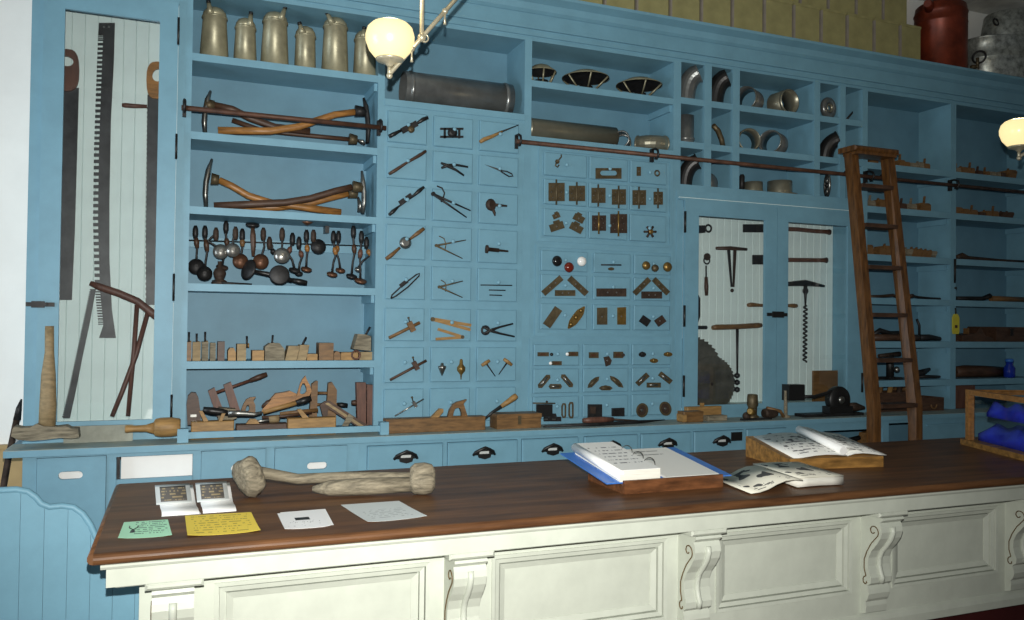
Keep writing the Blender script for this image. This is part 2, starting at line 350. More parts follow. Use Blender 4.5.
# ---- 5 cubbies over a glazed cupboard
c5 = carcass('cubbyhole_cabinet', 'blue pigeonholes of pipe fittings above a glazed tool cupboard', 3.215, 4.93, lw=.03, rw=.022)
DIV = [(3.440, 3.500), (3.683, 3.744), (4.430, 4.485), (4.680, 4.734)]
for z in (3.165, 2.855, 2.55): bx('shelf', 'blue', c5, 3.245, 4.908, 0, DEP, z-.045, z)
for a, b in DIV:
    bx('divider', 'blue', c5, a+.018, b-.018, .02, DEP, 2.55, 3.435)
    bx('stile', 'blue', c5, a, b, -.003, .02, 2.55, 3.435)
bx('top_board', 'blue', c5, 3.245, 4.908, 0, DEP, 3.415, 3.435)
bx('top_rail', 'blue', c5, 3.215, 4.93, -.004, .02, 2.44, 2.505)
bx('pale_edge', 'pale', c5, 3.225, 4.80, -.0222, -.006, 2.452, 2.4555)  # thin pale strip along the upper edge of the moulding
bx('moulding', 'blue', c5, 3.225, 4.91, -.022, -.004, 2.437, 2.452)
bx('floor_board', 'pale', c5, 3.245, 4.908, .02, DEP, .94, .97)
xx = 3.245
while xx < 4.89:
    x2 = min(xx+.0665, 4.908)
    MB().cbox(xx+.0003, x2-.0003, DEP-.012, DEP+.01, .97, 2.44, .003).build('plank', 'pale', c5); xx += .0665
bx('stile', 'blue', c5, 3.215, 3.268, -.004, .02, .955, 2.44); bx('stile', 'blue', c5, 4.897, 4.93, -.004, .02, .955, 2.44)
bx('bottom_rail', 'blue', c5, 3.215, 4.93, -.004, .02, ZL, .955)
def glazed(x0, x1, g0, g1, hx):
    d = MB().box(x0, g0, -.026, -.004, .957, 2.437).box(g1, x1, -.026, -.004, .957, 2.437).box(g0, g1, -.026, -.004, 2.332, 2.437).box(g0, g1, -.026, -.004, .957, .992).build('door', 'blue', c5)
    bx('pane', 'glass', d, g0-.004, g1+.004, -.017, -.013, .988, 2.336)
    for z in (2.28, 1.62, 1.13): MB().tube([(hx, -.03, z-.075), (hx, -.03, z+.075)], .009, 8).build('hinge', 'black', d)
    return d
glazed(3.270, 4.068, 3.385, 3.962, 3.268); dr = glazed(4.072, 4.895, 4.172, 4.742, 4.885)
MB().box(3.98, 4.16, -.036, -.026, 1.63, 1.655).box(4.02, 4.12, -.048, -.036, 1.62, 1.665).build('latch', 'black', dr)
# ---- 6, 7 plane shelves
c6 = carcass('plane_shelf_cabinet', 'dim blue shelf unit of wooden planes behind the ladder', 4.93, 5.88, lw=.03, rw=.03)
c7 = carcass('plane_shelf_cabinet', 'darkest blue shelf unit at the far right edge', 5.88, 6.95, lw=.03, rw=.03)
SH6 = [2.85, 2.507, 2.13, 1.79, 1.448, 1.14]
for z in SH6:
    shelf(c6, 4.96, 5.85, z, .05); shelf(c7, 5.91, 6.92, z, .05)
bx('top_board', 'blue', c6, 4.96, 5.85, 0, DEP, 3.405, 3.435); bx('top_board', 'blue', c7, 5.91, 6.92, 0, DEP, 3.405, 3.435)

# ---- ledge and base
lw_ = bx('ledge_worktop', 'blue', None, -.80, 7.0, -.26, .355, .862, ZL-.002, label='long blue ledge running under all the shelves above the base drawers', cat='worktop')
bx('worn_top', 'ledge_top', lw_, -.80, 7.0, -.258, -.005, ZL-.002, ZL)
def base_unit(name, label, x0, x1):
    t = thing(name, label, 'cabinet', ((x0+x1)/2, 0, 0))
    bx('side_panel', 'blue', t, x0, x0+.02, -.2, .33, .08, .862); bx('side_panel', 'blue', t, x1-.02, x1, -.2, .33, .08, .862)
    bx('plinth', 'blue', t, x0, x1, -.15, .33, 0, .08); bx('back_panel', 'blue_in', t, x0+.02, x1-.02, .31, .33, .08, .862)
    return t
b1 = base_unit('bin_cabinet', 'blue base cabinet of tilting bins with oval hand slots', -.722, .955)
def face(t, x0, x1, z0, z1, holes, m='blue', y0=-.22, y1=-.2, name='face_frame'):
    """one board with rectangular openings (x0,x1,z0,z1)"""
    xs = sorted({x0, x1, *[h[0] for h in holes], *[h[1] for h in holes]}); zs = sorted({z0, z1, *[h[2] for h in holes], *[h[3] for h in holes]})
    mb = MB()
    for i in range(len(xs)-1):
        for j in range(len(zs)-1):
            cx, cz = (xs[i]+xs[i+1])/2, (zs[j]+zs[j+1])/2
            if not any(h[0] < cx < h[1] and h[2] < cz < h[3] for h in holes): mb.box(xs[i], xs[i+1], y0, y1, zs[j], zs[j+1])
    return mb.build(name, m, t)
face(b1, -.722, .955, .08, .862, [(-.66, -.345, .12, .85), (-.30, .07, .12, .838), (.11, .445, .12, .85), (.49, .89, .12, .85)])
def bin_front(x0, x1, sx, sz, hw=.055, hh=.02):
    p = thing_part = None
    hs = [(sx-hw, sx+hw, sz-hh, sz+hh)]
    p = face(b1, x0, x1, .122, .848, hs, 'blue', -.226, -.206, 'bin_front')
    # rounded ends of the oval slot
    for s in (-1, 1):
        mb = MB()
        for q in (-1, 1):
            c = Vector((sx+s*hw, -.226, sz+q*hh)); pts = [c, c-Vector((s*hh, 0, 0))]
            for a in range(1, 5):
                th = a/5*PI/2; pts.append(Vector((sx+s*(hw-hh)+s*hh*math.sin(th), -.226, sz+q*hh*math.cos(th))))
            pts.append(c-Vector((0, 0, q*hh))); mb.poly(pts, (0, .02, 0))
        mb.build('slot_end', 'blue', p)
    bx('slot_back', 'paper', p, sx-hw-.01, sx+hw+.01, -.180, -.175, sz-hh-.02, sz+hh+.02)
bin_front(-.658, -.347, -.508, .757); bin_front(.112, .443, .318, .750); bin_front(.492, .888, .722, .741)
bx('bin_front', 'blue', b1, -.298, .068, -.226, -.206, .60, .722); bx('bin_front', 'blue', b1, -.298, .068, -.226, -.206, .122, .46)
bx('bin_lining', 'paper', b1, -.28, .068, -.17, -.16, .46, .845)
bx('side_strip', 'iron', b1, -.298, -.285, -.2, -.17, .712, .848)
def cup_pull(d, x, z, y=-.235):
    m = MB()
    prof = []
    for i in range(13):
        th = PI*i/12; prof.append(Vector((x-.06*math.cos(th), y, z-.012+.042*math.sin(th)**.8)))
    m.poly(prof, (0, -.006, 0))
    m.tube([(x-.07, y-.004, z-.012), (x-.055, y-.012, z+.008), (x-.03, y-.022, z+.022), (x, y-.026, z+.036), (x+.03, y-.022, z+.022), (x+.055, y-.012, z+.008), (x+.07, y-.004, z-.012)], [.008, .011, .010, .009, .010, .011, .008], 8)
    pts = [(x-.042, z-.006), (x+.042, z-.006), (x+.036, z-.026), (x, z-.036), (x-.036, z-.026)]
    m.poly([(a, y-.020, b) for a, b in pts], (0, .02, 0))
    p = m.build('cup_pull', 'black', d); 
    bx('label_card', 'grey_film', None or p, x-.030, x+.030, y-.0085, y-.006, z-.004, z+.011)
def base_drawer(t, x0, x1, z0=.688, z1=.838, px=None):
    d = MB().cbox(x0, x1, -.236, -.206, z0, z1, .006).build('drawer', 'blue', t)
    cup_pull(d, px if px else (x0+x1)/2, (z0+z1)/2+.005, -.236); return d
b2 = base_unit('base_drawer_cabinet', 'blue base cabinet with cup-pull drawers behind the mallet and binder', .955, 2.375)
DX = [(1.005, 1.457, 1.228), (1.487, 1.935, 1.713), (1.965, 2.352, 2.167)]
face(b2, .955, 2.375, .08, .862, [(a-.002, b+.002, .686, .84) for a, b, c in DX])
for a, b, c in DX: base_drawer(b2, a, b, px=c)
for a, b, c in DX: base_drawer(b2, a, b, .50, .66, px=c)
b3 = base_unit('base_drawer_cabinet', 'blue base cabinet with cup-pull drawers behind the open binder and catalogue', 2.375, 4.02)
DX = [(2.395, 2.785, 2.585), (2.81, 3.195, 3.006), (3.22, 3.628, 3.436), (3.65, 3.995, 3.823)]
face(b3, 2.375, 4.02, .08, .862, [(a-.002, b+.002, .686, .84) for a, b, c in DX])
for a, b, c in DX: base_drawer(b3, a, b, px=c)
for a, b, c in DX: base_drawer(b3, a, b, .50, .66, px=c)
bx('label_plate', 'black', b3, 3.515, 3.605, -.242, -.236, .765, .825)
b4 = base_unit('open_base_cabinet', 'blue base cabinet with open compartments at the foot of the ladder', 4.02, 5.88)
face(b4, 4.02, 5.88, .08, .862, [(4.34, 4.90, .62, .80), (4.96, 5.30, .60, .835), (5.36, 5.84, .12, .60)])
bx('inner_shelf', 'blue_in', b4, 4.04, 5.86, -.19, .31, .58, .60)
bx('drip_moulding', 'blue', b4, 5.34, 5.88, -.232, -.22, .80, .815)
b5 = base_unit('open_base_cabinet', 'blue base cabinet beyond the display case at the right', 5.88, 6.95)
face(b5, 5.88, 6.95, .08, .862, [(5.96, 6.86, .2, .72)])

# ---- retaining lip in front of the bottom tool shelf
lp = thing('retaining_lip', 'blue rail on end blocks keeping tools on the ledge under the shelves', 'rail', (.54, -.17, ZL))
bx('rail', 'blue', lp, .045, 1.085, -.185, -.165, .914, .948); bx('end_block', 'blue', lp, -.01, .045, -.20, -.14, ZL, .968); bx('end_block', 'blue', lp, 1.085, 1.135, -.20, -.14, ZL, .968)

# ---- ladder rails
def rail(label, px0, px1, brk, z=2.715, Y=-.085):
    a, b = w(px0, 130, Y).x, w(px1, 130, Y).x
    t = thing('ladder_rail', label, 'rail', ((a+b)/2, 0, z))
    MB().tube([(a, Y, z), (b, Y, z)], .0145, 12).build('pipe', 'pipe_rust', t)
    for p in brk:
        x = w(p, 130, Y).x
        MB().tube([(x, -.028, z+.05), (x, Y+.02, z+.05), (x, Y-.012, z+.035), (x, Y-.022, z), (x, Y, z-.022), (x, Y+.02, z-.018)], .008, 8).box(x-.010, x+.010, -.034, -.006, z-.035, z+.055).build('bracket', 'iron', t)
rail('rusty iron rail across the tool shelves with adzes behind it', 181, 386, (184, 381))
rail('long rusty iron ladder rail across the right-hand shelves', 516, 1043, (520, 657, 872, 957))

# ---- ladder
lz = thing('rolling_ladder', 'old brown wooden ladder leaning on the iron rail', 'ladder', (4.9, -.32, 0))
def stile(x0, x1, xt):
    # lean from the rail to the knee, then straight down to the floor
    y0, z0, yk, zk = -.135, 2.86, -.33, .95
    prof = [(y0-.045, z0), (yk-.045, zk+.02), (yk-.05, 0), (yk+.03, 0), (yk+.03, zk), (y0+.035, z0)]
    return MB().poly([(x0+(xt-x0)*max(0, (b-.95)/(2.86-.95)), a, b) for a, b in prof], (x1-x0, 0, 0)).build('stile', 'ladder_wood', lz)
stile(4.660, 4.722, 4.625); stile(5.065, 5.127, 4.985)
for py in (186.5, 225, 266, 313, 358, 403.5):
    yy = -.16
    for _ in range(4):
        z = w(880, py, yy).z; yy = -.135+(-.33+.135)*(2.86-z)/(2.86-.95)
    q = (z-.95)/(2.86-.95); bx('tread', 'wood_dark', lz, 4.722-.035*q, 5.065-.08*q, yy-.065, yy+.06, z-.03, z)
for z in (.66, .34): bx('tread', 'wood_dark', lz, 4.725, 5.07, -.39, -.27, z-.03, z)
MB().cbox(w(838, 150, -.075).x, w(900, 150, -.25).x, -.25, -.075, 2.865, 2.905, .012).box(w(843, 150, -.09).x, w(896, 150, -.23).x, -.235, -.09, 2.845, 2.865).build('top_step', 'ladder_wood', lz)
for x in (4.66, 5.02): MB().tube([(x, -.10, 2.80), (x, -.115, 2.76), (x, -.085, 2.738), (x, -.06, 2.72)], .009, 8).build('rail_hook', 'iron', lz)
MB().tube([(5.02, -.24, 2.03), (5.09, -.235, 1.86)], .009, 6).tube([(5.05, -.235, 2.03), (5.10, -.235, 1.90)], .007, 6).build('brace_rod', 'iron', lz)
# ================================================================== front counter
CF, CB, ZC = -2.205, -1.06, .85          # front and back edge, top height
KX0, KX1 = -.232, 5.6
ct = thing('shop_counter', 'long white panelled shop counter with brown wooden top and carved brackets', 'counter', (2.6, -1.6, 0))
prof = [(CB, ZC-.036), (CB, ZC)]
for i in range(9):
    th = PI/2-PI*i/8; prof.append((CF+.018-.018*math.cos(th), ZC-.018+.018*math.sin(th)))
MB().poly([(KX0, a, b) for a, b in prof], (KX1-KX0, 0, 0)).build('counter_top', 'counter_wood', ct)
MB().tube([(KX0, CB, ZC-.018), (KX0, CF+.018, ZC-.018)], .018, 10).build('top_nosing', 'counter_wood', ct)
bx('fascia', 'white', ct, KX0+.035, KX1-.03, -2.183, -2.165, .742, .803)
MB().poly([(KX0+.02, -2.165, .800), (KX0+.02, -2.194, .800), (KX0+.02, -2.199, .808), (KX0+.02, -2.199, .8145), (KX0+.02, -2.165, .8145)], (KX1-KX0-.05, 0, 0)).build('bed_moulding', 'white', ct)
bx('sub_top', 'white', ct, KX0+.06, KX1-.05, -2.165, -1.10, .80, .8145)
bx('end_fascia', 'white', ct, KX0+.035, KX0+.06, -2.165, -1.10, .742, .8145)
BF = -2.05
bx('soffit', 'white', ct, KX0+.06, KX1-.06, -2.165, BF, .735, .75)
# front: top rail, bottom rail, stiles, recessed panels with mitred mouldings
BRX = [-.07, .905, 1.905, 2.875, 3.80, 4.72]            # left faces of the brackets
bx('top_rail', 'white', ct, -.11, 5.45, BF, BF+.03, .685, .742)
bx('bottom_rail', 'white', ct, -.11, 5.45, BF, BF+.03, .255, .355)
MB().poly([(-.11, BF, .255), (-.11, BF-.012, .245), (-.11, BF-.02, .225), (-.11, BF-.02, .19), (-.11, BF+.03, .19), (-.11, BF+.03, .255)], (5.56, 0, 0)).build('base_moulding', 'white', ct)
bx('end_panel', 'white', ct, -.11, -.08, BF+.03, -1.12, .19, .742)
bx('back_board', 'white', ct, -.11, 5.45, -1.14, -1.11, .1, .80)
bx('plinth', 'plinth_red', ct, -.06, 5.4, BF+.045, -1.15, 0, .20)
def panel(x0, x1, z0, z1):
    p = bx('panel', 'white', ct, x0, x1, BF+.026, BF+.036, z0, z1)
    def ring(a, b, ya, yb, name):
        q = [(x0+a, z0+a), (x1-a, z0+a), (x1-a, z1-a), (x0+a, z1-a)]; r = [(x0+b, z0+b), (x1-b, z0+b), (x1-b, z1-b), (x0+b, z1-b)]
        for i in range(4):
            j = (i+1) % 4
            vs = [(q[i][0], ya, q[i][1]), (q[j][0], ya, q[j][1]), (r[j][0], yb, r[j][1]), (r[i][0], yb, r[i][1])]
            vs2 = [(a_, BF+.034, c_) for a_, b_, c_ in vs]
            MB().add(vs+vs2, [(0,1,2,3),(7,6,5,4),(0,4,5,1),(1,5,6,2),(2,6,7,3),(3,7,4,0)]).build(name, 'white', p)
    ring(0, .014, BF-.006, BF-.004, 'moulding'); ring(.018, .034, BF+.003, BF+.008, 'moulding'); ring(.040, .062, BF+.013, BF+.023, 'moulding')
for i in range(len(BRX)-1):
    a, b = BRX[i]+.185, BRX[i+1]-.055
    bx('stile', 'white', ct, BRX[i]-.055 if i else -.11, a, BF, BF+.03, .355, .685)
    panel(a, b, .355, .685)
bx('stile', 'white', ct, BRX[-1]-.055, 5.45, BF, BF+.03, .355, .685)
def s_profile():
    # y (out from the body), z : S-shaped scroll bracket
    pts = [(0, .715), (-.125, .715), (-.128, .705), (-.110, .690), (-.118, .672), (-.122, .650), (-.112, .62), (-.088, .585), (-.062, .555), (-.046, .52), (-.044, .485), (-.052, .455), (-.062, .435), (-.058, .41), (-.040, .395), (-.046, .38), (-.050, .36), (-.042, .335), (-.03, .32), (-.034, .30), (-.03, .27), (0, .26)]
    return pts
for i, x in enumerate(BRX):
    wd_ = .122
    br = MB().poly([(x, BF+a, z) for a, z in s_profile()], (wd_, 0, 0)).build('bracket', 'white', ct)
    MB().cbox(x-.02, x+wd_+.028, -2.180, BF, .718, .742, .008).build('abacus', 'white', br)
    # raised bead down the middle of the curved front
    mid = [(BF+a-.004, z) for a, z in s_profile()[4:14]]
    MB().tube([(x+wd_/2, a, z) for a, z in mid], .012, 8, up=(1, 0, 0)).build('front_bead', 'white', br)
    # gilt scroll on the side face
    sc = []
    for j in range(16):
        th = -2.6+j*.42; rr = .006+.0016*j; sc.append((x-.001, BF-.075+rr*math.cos(th), .648+rr*math.sin(th)))
    sc += [(x-.001, BF-.062, .59), (x-.001, BF-.038, .55), (x-.001, BF-.022, .51), (x-.001, BF-.022, .47), (x-.001, BF-.032, .44)]
    for j in range(9):
        th = 1.6-j*.6; rr = .022-.0017*j; sc.append((x-.001, BF-.030+rr*math.cos(th)*.8, .415+rr*math.sin(th)))
    MB().tube(sc, .0026, 5).build('gilt_scroll', 'gold_paint', br)

# ---- blue beadboard gate at the counter's left end
gt = thing('counter_gate', 'blue beadboard swing gate with scalloped top left of the counter', 'gate', (-.55, -1.6, 0))
GC = [(-1.2, .955), (-.53, .955), (-.495, .946), (-.47, .925), (-.452, .90), (-.425, .886), (-.385, .888), (-.35, .88), (-.32, .855), (-.295, .815), (-.275, .765), (-.25, .735), (-.105, .732)]
def gz(x):
    for (a, b), (c, d) in zip(GC, GC[1:]):
        if a <= x <= c: return b+(d-b)*(x-a)/(c-a)
    return GC[-1][1]
x = -1.185
while x < -.12:
    x2 = min(x+.0745, -.112)
    xs = [x+.0005+(x2-x-.001)*i/6 for i in range(7)]
    MB().poly([(xs[0], -1.6, .08), (xs[-1], -1.6, .08)]+[(q, -1.6, gz(q)-.012) for q in xs[::-1]], (0, .02, 0)).build('plank', 'blue', gt); x += .0745
MB().tube([(a, -1.592, b-.009) for a, b in GC], .012, 8).build('cap_moulding', 'blue', gt)
MB().box(-1.185, -.112, -1.58, -1.576, .10, .70).box(-1.185, -.112, -1.578, -1.555, .60, .68).build('batten', 'blue', gt)
bx('hinge_post', 'blue', gt, -1.26, -1.187, -1.64, -1.55, 0, .99)

# ================================================================== papers on the counter
def sheet(name, quad, m, label, cat, Z=ZC, curl=0.0, back='paper', n=6, th=.0006, lift=.0008):
    """quad: four (x,y) corners back-left, back-right, front-right, front-left; curl lifts the front corners"""
    bl, br, fr, fl = [Vector(q) for q in quad]; mb = MB(); uvs = []
    vs = []
    for j in range(n+1):
        for i in range(n+1):
            u, v = i/n, j/n; p = (fl*(1-u)+fr*u)*(1-v)+(bl*(1-u)+br*u)*v
            z = Z+lift+curl*((abs(u-.5)*2)**3)*((1-v)**3)
            vs.append((p.x, p.y, z)); uvs.append((u, v))
    m1 = n+1; fs = [(j*m1+i, j*m1+i+1, (j+1)*m1+i+1, (j+1)*m1+i) for j in range(n) for i in range(n)]
    k = len(vs); vs2 = [(a, b, c-th) for a, b, c in vs]
    rim = [i for i in range(m1)]+[j*m1+n for j in range(1, m1)]+[n*m1+i for i in range(n-1, -1, -1)]+[j*m1 for j in range(n-1, 0, -1)]
    fs2 = [tuple(k+q for q in f[::-1]) for f in fs]+[(rim[q], k+rim[q], k+rim[(q+1) % len(rim)], rim[(q+1) % len(rim)]) for q in range(len(rim))]
    mb.add(vs+vs2, fs+fs2, False); ob = mb.build(name, m, None, label, cat)
    ul = ob.data.uv_layers.new(name='UV'); al = uvs+uvs
    for lp_ in ob.data.loops: ul.data[lp_.index].uv = al[lp_.vertex_index]
    return ob
sheet('leaflet', [(-.172, -1.80), (-.032, -1.805), (-.016, -2.05), (-.176, -2.035)], 'print_green', 'pale green leaflet with small black figure at the counter corner', 'paper', curl=.004)
gl = bpy.data.objects['leaflet']
fg = MB(); zc = ZC+.0012
fg.poly([(-.146, -1.965, zc), (-.130, -1.965, zc), (-.132, -1.93, zc), (-.136, -1.915, zc), (-.143, -1.93, zc)], (0, 0, .0004)).tube([(-.139, -1.92, zc), (-.150, -1.895, zc), (-.150, -1.87, zc)], .0018, 5).tube([(-.135, -1.92, zc), (-.124, -1.895, zc), (-.124, -1.87, zc)], .0018, 5)
fg.build('printed_figure', 'black', gl)
sheet('leaflet', [(.024, -1.765), (.249, -1.782), (.256, -2.085), (.030, -2.077)], 'print_yellow', 'large yellow notice lying on the counter', 'paper', curl=.006)
q = sheet('notice', [(.336, -1.835), (.492, -1.828), (.484, -2.090), (.334, -2.085)], 'print_white', 'white notice card with a small dark picture, right of the yellow notice', 'paper', curl=.003)
bx('printed_picture', 'black', q, .385, .435, -1.965, -1.925, ZC+.0009, ZC+.0013)
sheet('notice', [(.348, -1.818), (.512, -1.812), (.500, -2.07), (.350, -2.07)], 'paper', 'blank white sheet under the small white notice card', 'paper', lift=.0001)
sheet('plastic_sleeve', [(.579, -1.765), (.805, -1.766), (.835, -2.06), (.616, -2.08)], 'print_film', 'grey plastic sleeve with a faded sheet lying on the counter', 'paper', curl=.004)
def brochure(x0, x1, skew, label):
    b = thing('brochure_sheet', label, 'paper', ((x0+x1)/2, -1.62, ZC))
    def strip(name, m, t0, t1, z_off, dx=0.0, par=b):
        mb = MB(); n = 8; uv = []; vs = []
        for j in range(n+1):
            t = t0+(t1-t0)*j/n
            y = -1.745+.25*t; z = ZC+.001+.010*math.sin(t*9)*(1-t)+.062*t*t
            for i in range(2):
                vs.append((x0+(x1-x0)*i+skew*t+dx, y, z+z_off)); uv.append((i, j/n))
        k = len(vs); vs += [(a, c, d-.0015) for a, c, d in vs]
        fs = [(2*j, 2*j+1, 2*j+3, 2*j+2) for j in range(n)]
        fs += [tuple(k+q for q in f[::-1]) for f in fs]+[(2*j, 2*j+2, k+2*j+2, k+2*j) for j in range(n)]+[(2*j+1, k+2*j+1, k+2*j+3, 2*j+3) for j in range(n)]+[(0, k, k+1, 1), (2*n, 2*n+1, k+2*n+1, k+2*n)]
        ob = mb.add(vs, fs, True).build(name, m, par); ul = ob.data.uv_layers.new(name='UV'); al = uv+uv
        for lp_ in ob.data.loops: ul.data[lp_.index].uv = al[lp_.vertex_index]
        return ob
    strip('page', 'paper', 0, .98, 0)
    s2 = strip('photo_mount', 'grey_film', .52, 1.0, .003, -.012)
    x0 += .016; x1 -= .016
    strip('photo', 'photo_print', .58, .94, .005, -.012, s2)
brochure(-.052, .072, -.02, 'curled white brochure with a grey photograph, left of its twin')
brochure(.085, .200, -.012, 'curled white brochure with a brown photograph beside the mallet head')
sheet('loose_page', [(-.046, -1.64), (.066, -1.645), (.078, -1.752), (-.054, -1.75)], 'paper', 'white page edge lying under the left curled brochure', 'paper', lift=.0004)

# ---- big wooden maul lying on the counter
ml = thing('wooden_maul', 'weathered grey wooden maul with burl heads lying on the counter', 'maul', (.58, -1.55, ZC))
hc = Vector((.262, -1.50, ZC+.083))
mb = MB(); n = 18
rows = [(-.042, .040), (-.034, .066), (-.012, .078), (.014, .076), (.032, .060), (.042, .036)]
ax = Vector((.80, .42, .22)).normalized(); u = Vector((0, 0, 1)); u = (u-ax*u.dot(ax)).normalized(); v = ax.cross(u)
vs = []
for h, r in rows:
    for j in range(n):
        th = 2*PI*j/n; rr = r*(1+.10*math.sin(3*th+h*30)+.06*math.sin(7*th)); vs.append(hc+ax*h+u*math.cos(th)*rr+v*math.sin(th)*rr)
k = len(rows); mb.add(vs, [(i*n+j, i*n+(j+1) % n, (i+1)*n+(j+1) % n, (i+1)*n+j) for i in range(k-1) for j in range(n)], True)
mb.f += [tuple(range(n))[::-1], tuple((k-1)*n+j for j in range(n))]; mb.sm += [False]*2
mb.build('head', 'wood_grey', ml)
MB().tube([hc+ax*.03+Vector((0, 0, .006)), (.45, -1.50, ZC+.060), (.65, -1.53, ZC+.062), (.85, -1.58, ZC+.055), (.935, -1.60, ZC+.055)], [.024, .021, .022, .024, .022], 10).build('handle', 'wood_grey', ml)
m2 = thing('wooden_maul', 'smaller weathered maul with split handle lying against the larger one', 'maul', (.75, -1.68, ZC))
mb = MB(); vs = []; hc2 = Vector((.925, -1.665, ZC+.062)); ax = Vector((.95, -.28, .0)).normalized(); u = Vector((0, 0, 1)); v = ax.cross(u)
rows = [(-.048, .045), (-.03, .060), (.01, .063), (.04, .056), (.055, .036)]
for h, r in rows:
    for j in range(n):
        th = 2*PI*j/n; rr = r*(1+.08*math.sin(3*th+1)+.05*math.sin(5*th)); vs.append(hc2+ax*h+u*math.cos(th)*rr+v*math.sin(th)*rr)
k = len(rows); mb.add(vs, [(i*n+j, i*n+(j+1) % n, (i+1)*n+(j+1) % n, (i+1)*n+j) for i in range(k-1) for j in range(n)], True)
mb.f += [tuple(range(n))[::-1], tuple((k-1)*n+j for j in range(n))]; mb.sm += [False]*2
mb.build('head', 'wood_grey', m2)
MB().tube([(.50, -1.575, ZC+.030), (.56, -1.60, ZC+.034), (.70, -1.625, ZC+.037), (.90, -1.66, ZC+.04)], [.012, .03, .035, .03], 10, flat=.9).build('handle', 'wood_grey', m2)

# ---- binder on a low sloping stand
bs = thing('reading_stand', 'low varnished wooden stand under the open ring binder', 'stand', (1.98, -1.5, ZC))
def wedge(t, x0, x1, y0, y1, z0, z1, m, lip=.02):
    MB().poly([(x0, y0, ZC), (x0, y1, ZC), (x0, y1, z1), (x0, y0, z0)], (.015, 0, 0)).build('side_board', m, t)
    MB().poly([(x1-.015, y0, ZC), (x1-.015, y1, ZC), (x1-.015, y1, z1), (x1-.015, y0, z0)], (.015, 0, 0)).build('side_board', m, t)
    bx('front_board', m, t, x0, x1, y0-.015, y0, ZC, z0+lip)
    bx('rear_board', m, t, x0+.015, x1-.015, y1-.015, y1, ZC, z1-.012)
    MB().poly([(x0+.015, y0, z0-.01), (x0+.015, y1, z1-.01), (x0+.015, y1, z1), (x0+.015, y0, z0)], (x1-x0-.03, 0, 0)).build('top_board', m, t)
wedge(bs, 1.80, 2.29, -1.735, -1.42, ZC+.035, ZC+.075, 'mahogany')
bi = thing('ring_binder', 'open blue ring binder with a thick stack of white pages', 'binder', (1.98, -1.55, ZC+.04))
sl = (.040)/.315
def zs(y, off=0.0): return ZC+.0355+(y+1.735)*sl+off
def slab(name, m, x0, x1, y0, y1, o0, o1, par, skew=0.0, uv=False):
    vs = [(x0, y0, zs(y0, o0)), (x1, y0, zs(y0, o0)), (x1+skew, y1, zs(y1, o0)), (x0+skew, y1, zs(y1, o0)), (x0, y0, zs(y0, o1)), (x1, y0, zs(y0, o1)), (x1+skew, y1, zs(y1, o1)), (x0+skew, y1, zs(y1, o1))]
    ob = MB().add(vs, [(3,2,1,0),(4,5,6,7),(0,1,5,4),(1,2,6,5),(2,3,7,6),(3,0,4,7)]).build(name, m, par)
    if uv:
        ul = ob.data.uv_layers.new(name='UV'); al = [(0,0),(1,0),(1,1),(0,1)]*2
        for lp_ in ob.data.loops: ul.data[lp_.index].uv = al[lp_.vertex_index]
    return ob
slab('cover', 'blue_vinyl', 1.735, 2.005, -1.715, -1.26, .0005, .005, bi); slab('cover', 'blue_vinyl', 2.015, 2.36, -1.715, -1.26, .0005, .005, bi)
slab('spine', 'blue_vinyl', 2.003, 2.017, -1.715, -1.26, .0005, .005, bi)
slab('page_block', 'page_edge', 1.80, 1.995, -1.712, -1.285, .005, .052, bi); slab('top_page', 'print_binder', 1.80, 1.995, -1.712, -1.285, .052, .054, bi, uv=True)
slab('page_block', 'page_edge', 2.025, 2.295, -1.712, -1.285, .005, .012, bi); slab('top_page', 'print_binder_right', 2.025, 2.295, -1.712, -1.285, .012, .0135, bi, uv=True)
yy0, yy1 = -1.712, -1.285
MB().tube([(1.80, yy0, zs(yy0, .036)), (1.80, yy1, zs(yy1, .036))], .020, 10).build('curled_page', 'paper', bi)
for y in (-1.60, -1.50, -1.40): MB().torus((2.008, y, zs(y, .036)), .030, .0022, (0, 1, 0), 18, 6).build('ring', 'steel', bi)
# ---- sloping stand with open tool catalogue
st = thing('reading_stand', 'sloping honey-coloured wooden stand under the open tool catalogue', 'stand', (3.1, -1.45, ZC))
_rot = None
X0, X1, Y0, Y1, Z0, Z1 = 2.795, 3.325, -1.665, -1.255, ZC+.05, ZC+.108
wedge(st, X0, X1, Y0, Y1, Z0, Z1, 'oak', .004)
ob_ = thing('catalogue', 'open illustrated tool catalogue lying on the sloping stand', 'book', (3.1, -1.45, ZC+.06))
sl2 = (Z1-Z0)/(Y1-Y0)
def zb(y): return Z0+(y-Y0)*sl2
def leaf(par, name, m, xa, xb, ya, yb, heights, off, th=.004, zf=zb, skew=0.0):
    """page surface across x with given arch heights, lying on slope zf"""
    n = len(heights)-1; vs = []; uv = []
    for j in range(2):
        y = ya if j == 0 else yb
        for i in range(n+1):
            vs.append((xa+(xb-xa)*i/n+skew*j, y, zf(y)+off+heights[i])); uv.append((i/n, j))
    k = len(vs); vs += [(a, b, c-th) for a, b, c in vs]; m1 = n+1
    fs = [(i, i+1, m1+i+1, m1+i) for i in range(n)]
    fs += [tuple(k+q for q in f[::-1]) for f in fs]+[(i, k+i, k+i+1, i+1) for i in range(n)]+[(m1+i+1, k+m1+i+1, k+m1+i, m1+i) for i in range(n)]+[(0, m1, k+m1, k), (n, k+n, k+m1+n, m1+n)]
    o = MB().add(vs, fs, True).build(name, m, par); ul = o.data.uv_layers.new(name='UV'); al = uv+uv
    for lp_ in o.data.loops: ul.data[lp_.index].uv = al[lp_.vertex_index]
    return o
leaf(ob_, 'page', 'print_catalogue', 2.83, 3.125, Y0-.0, Y1-.02, [.004, .010, .017, .020, .018, .010], .001, .0045)
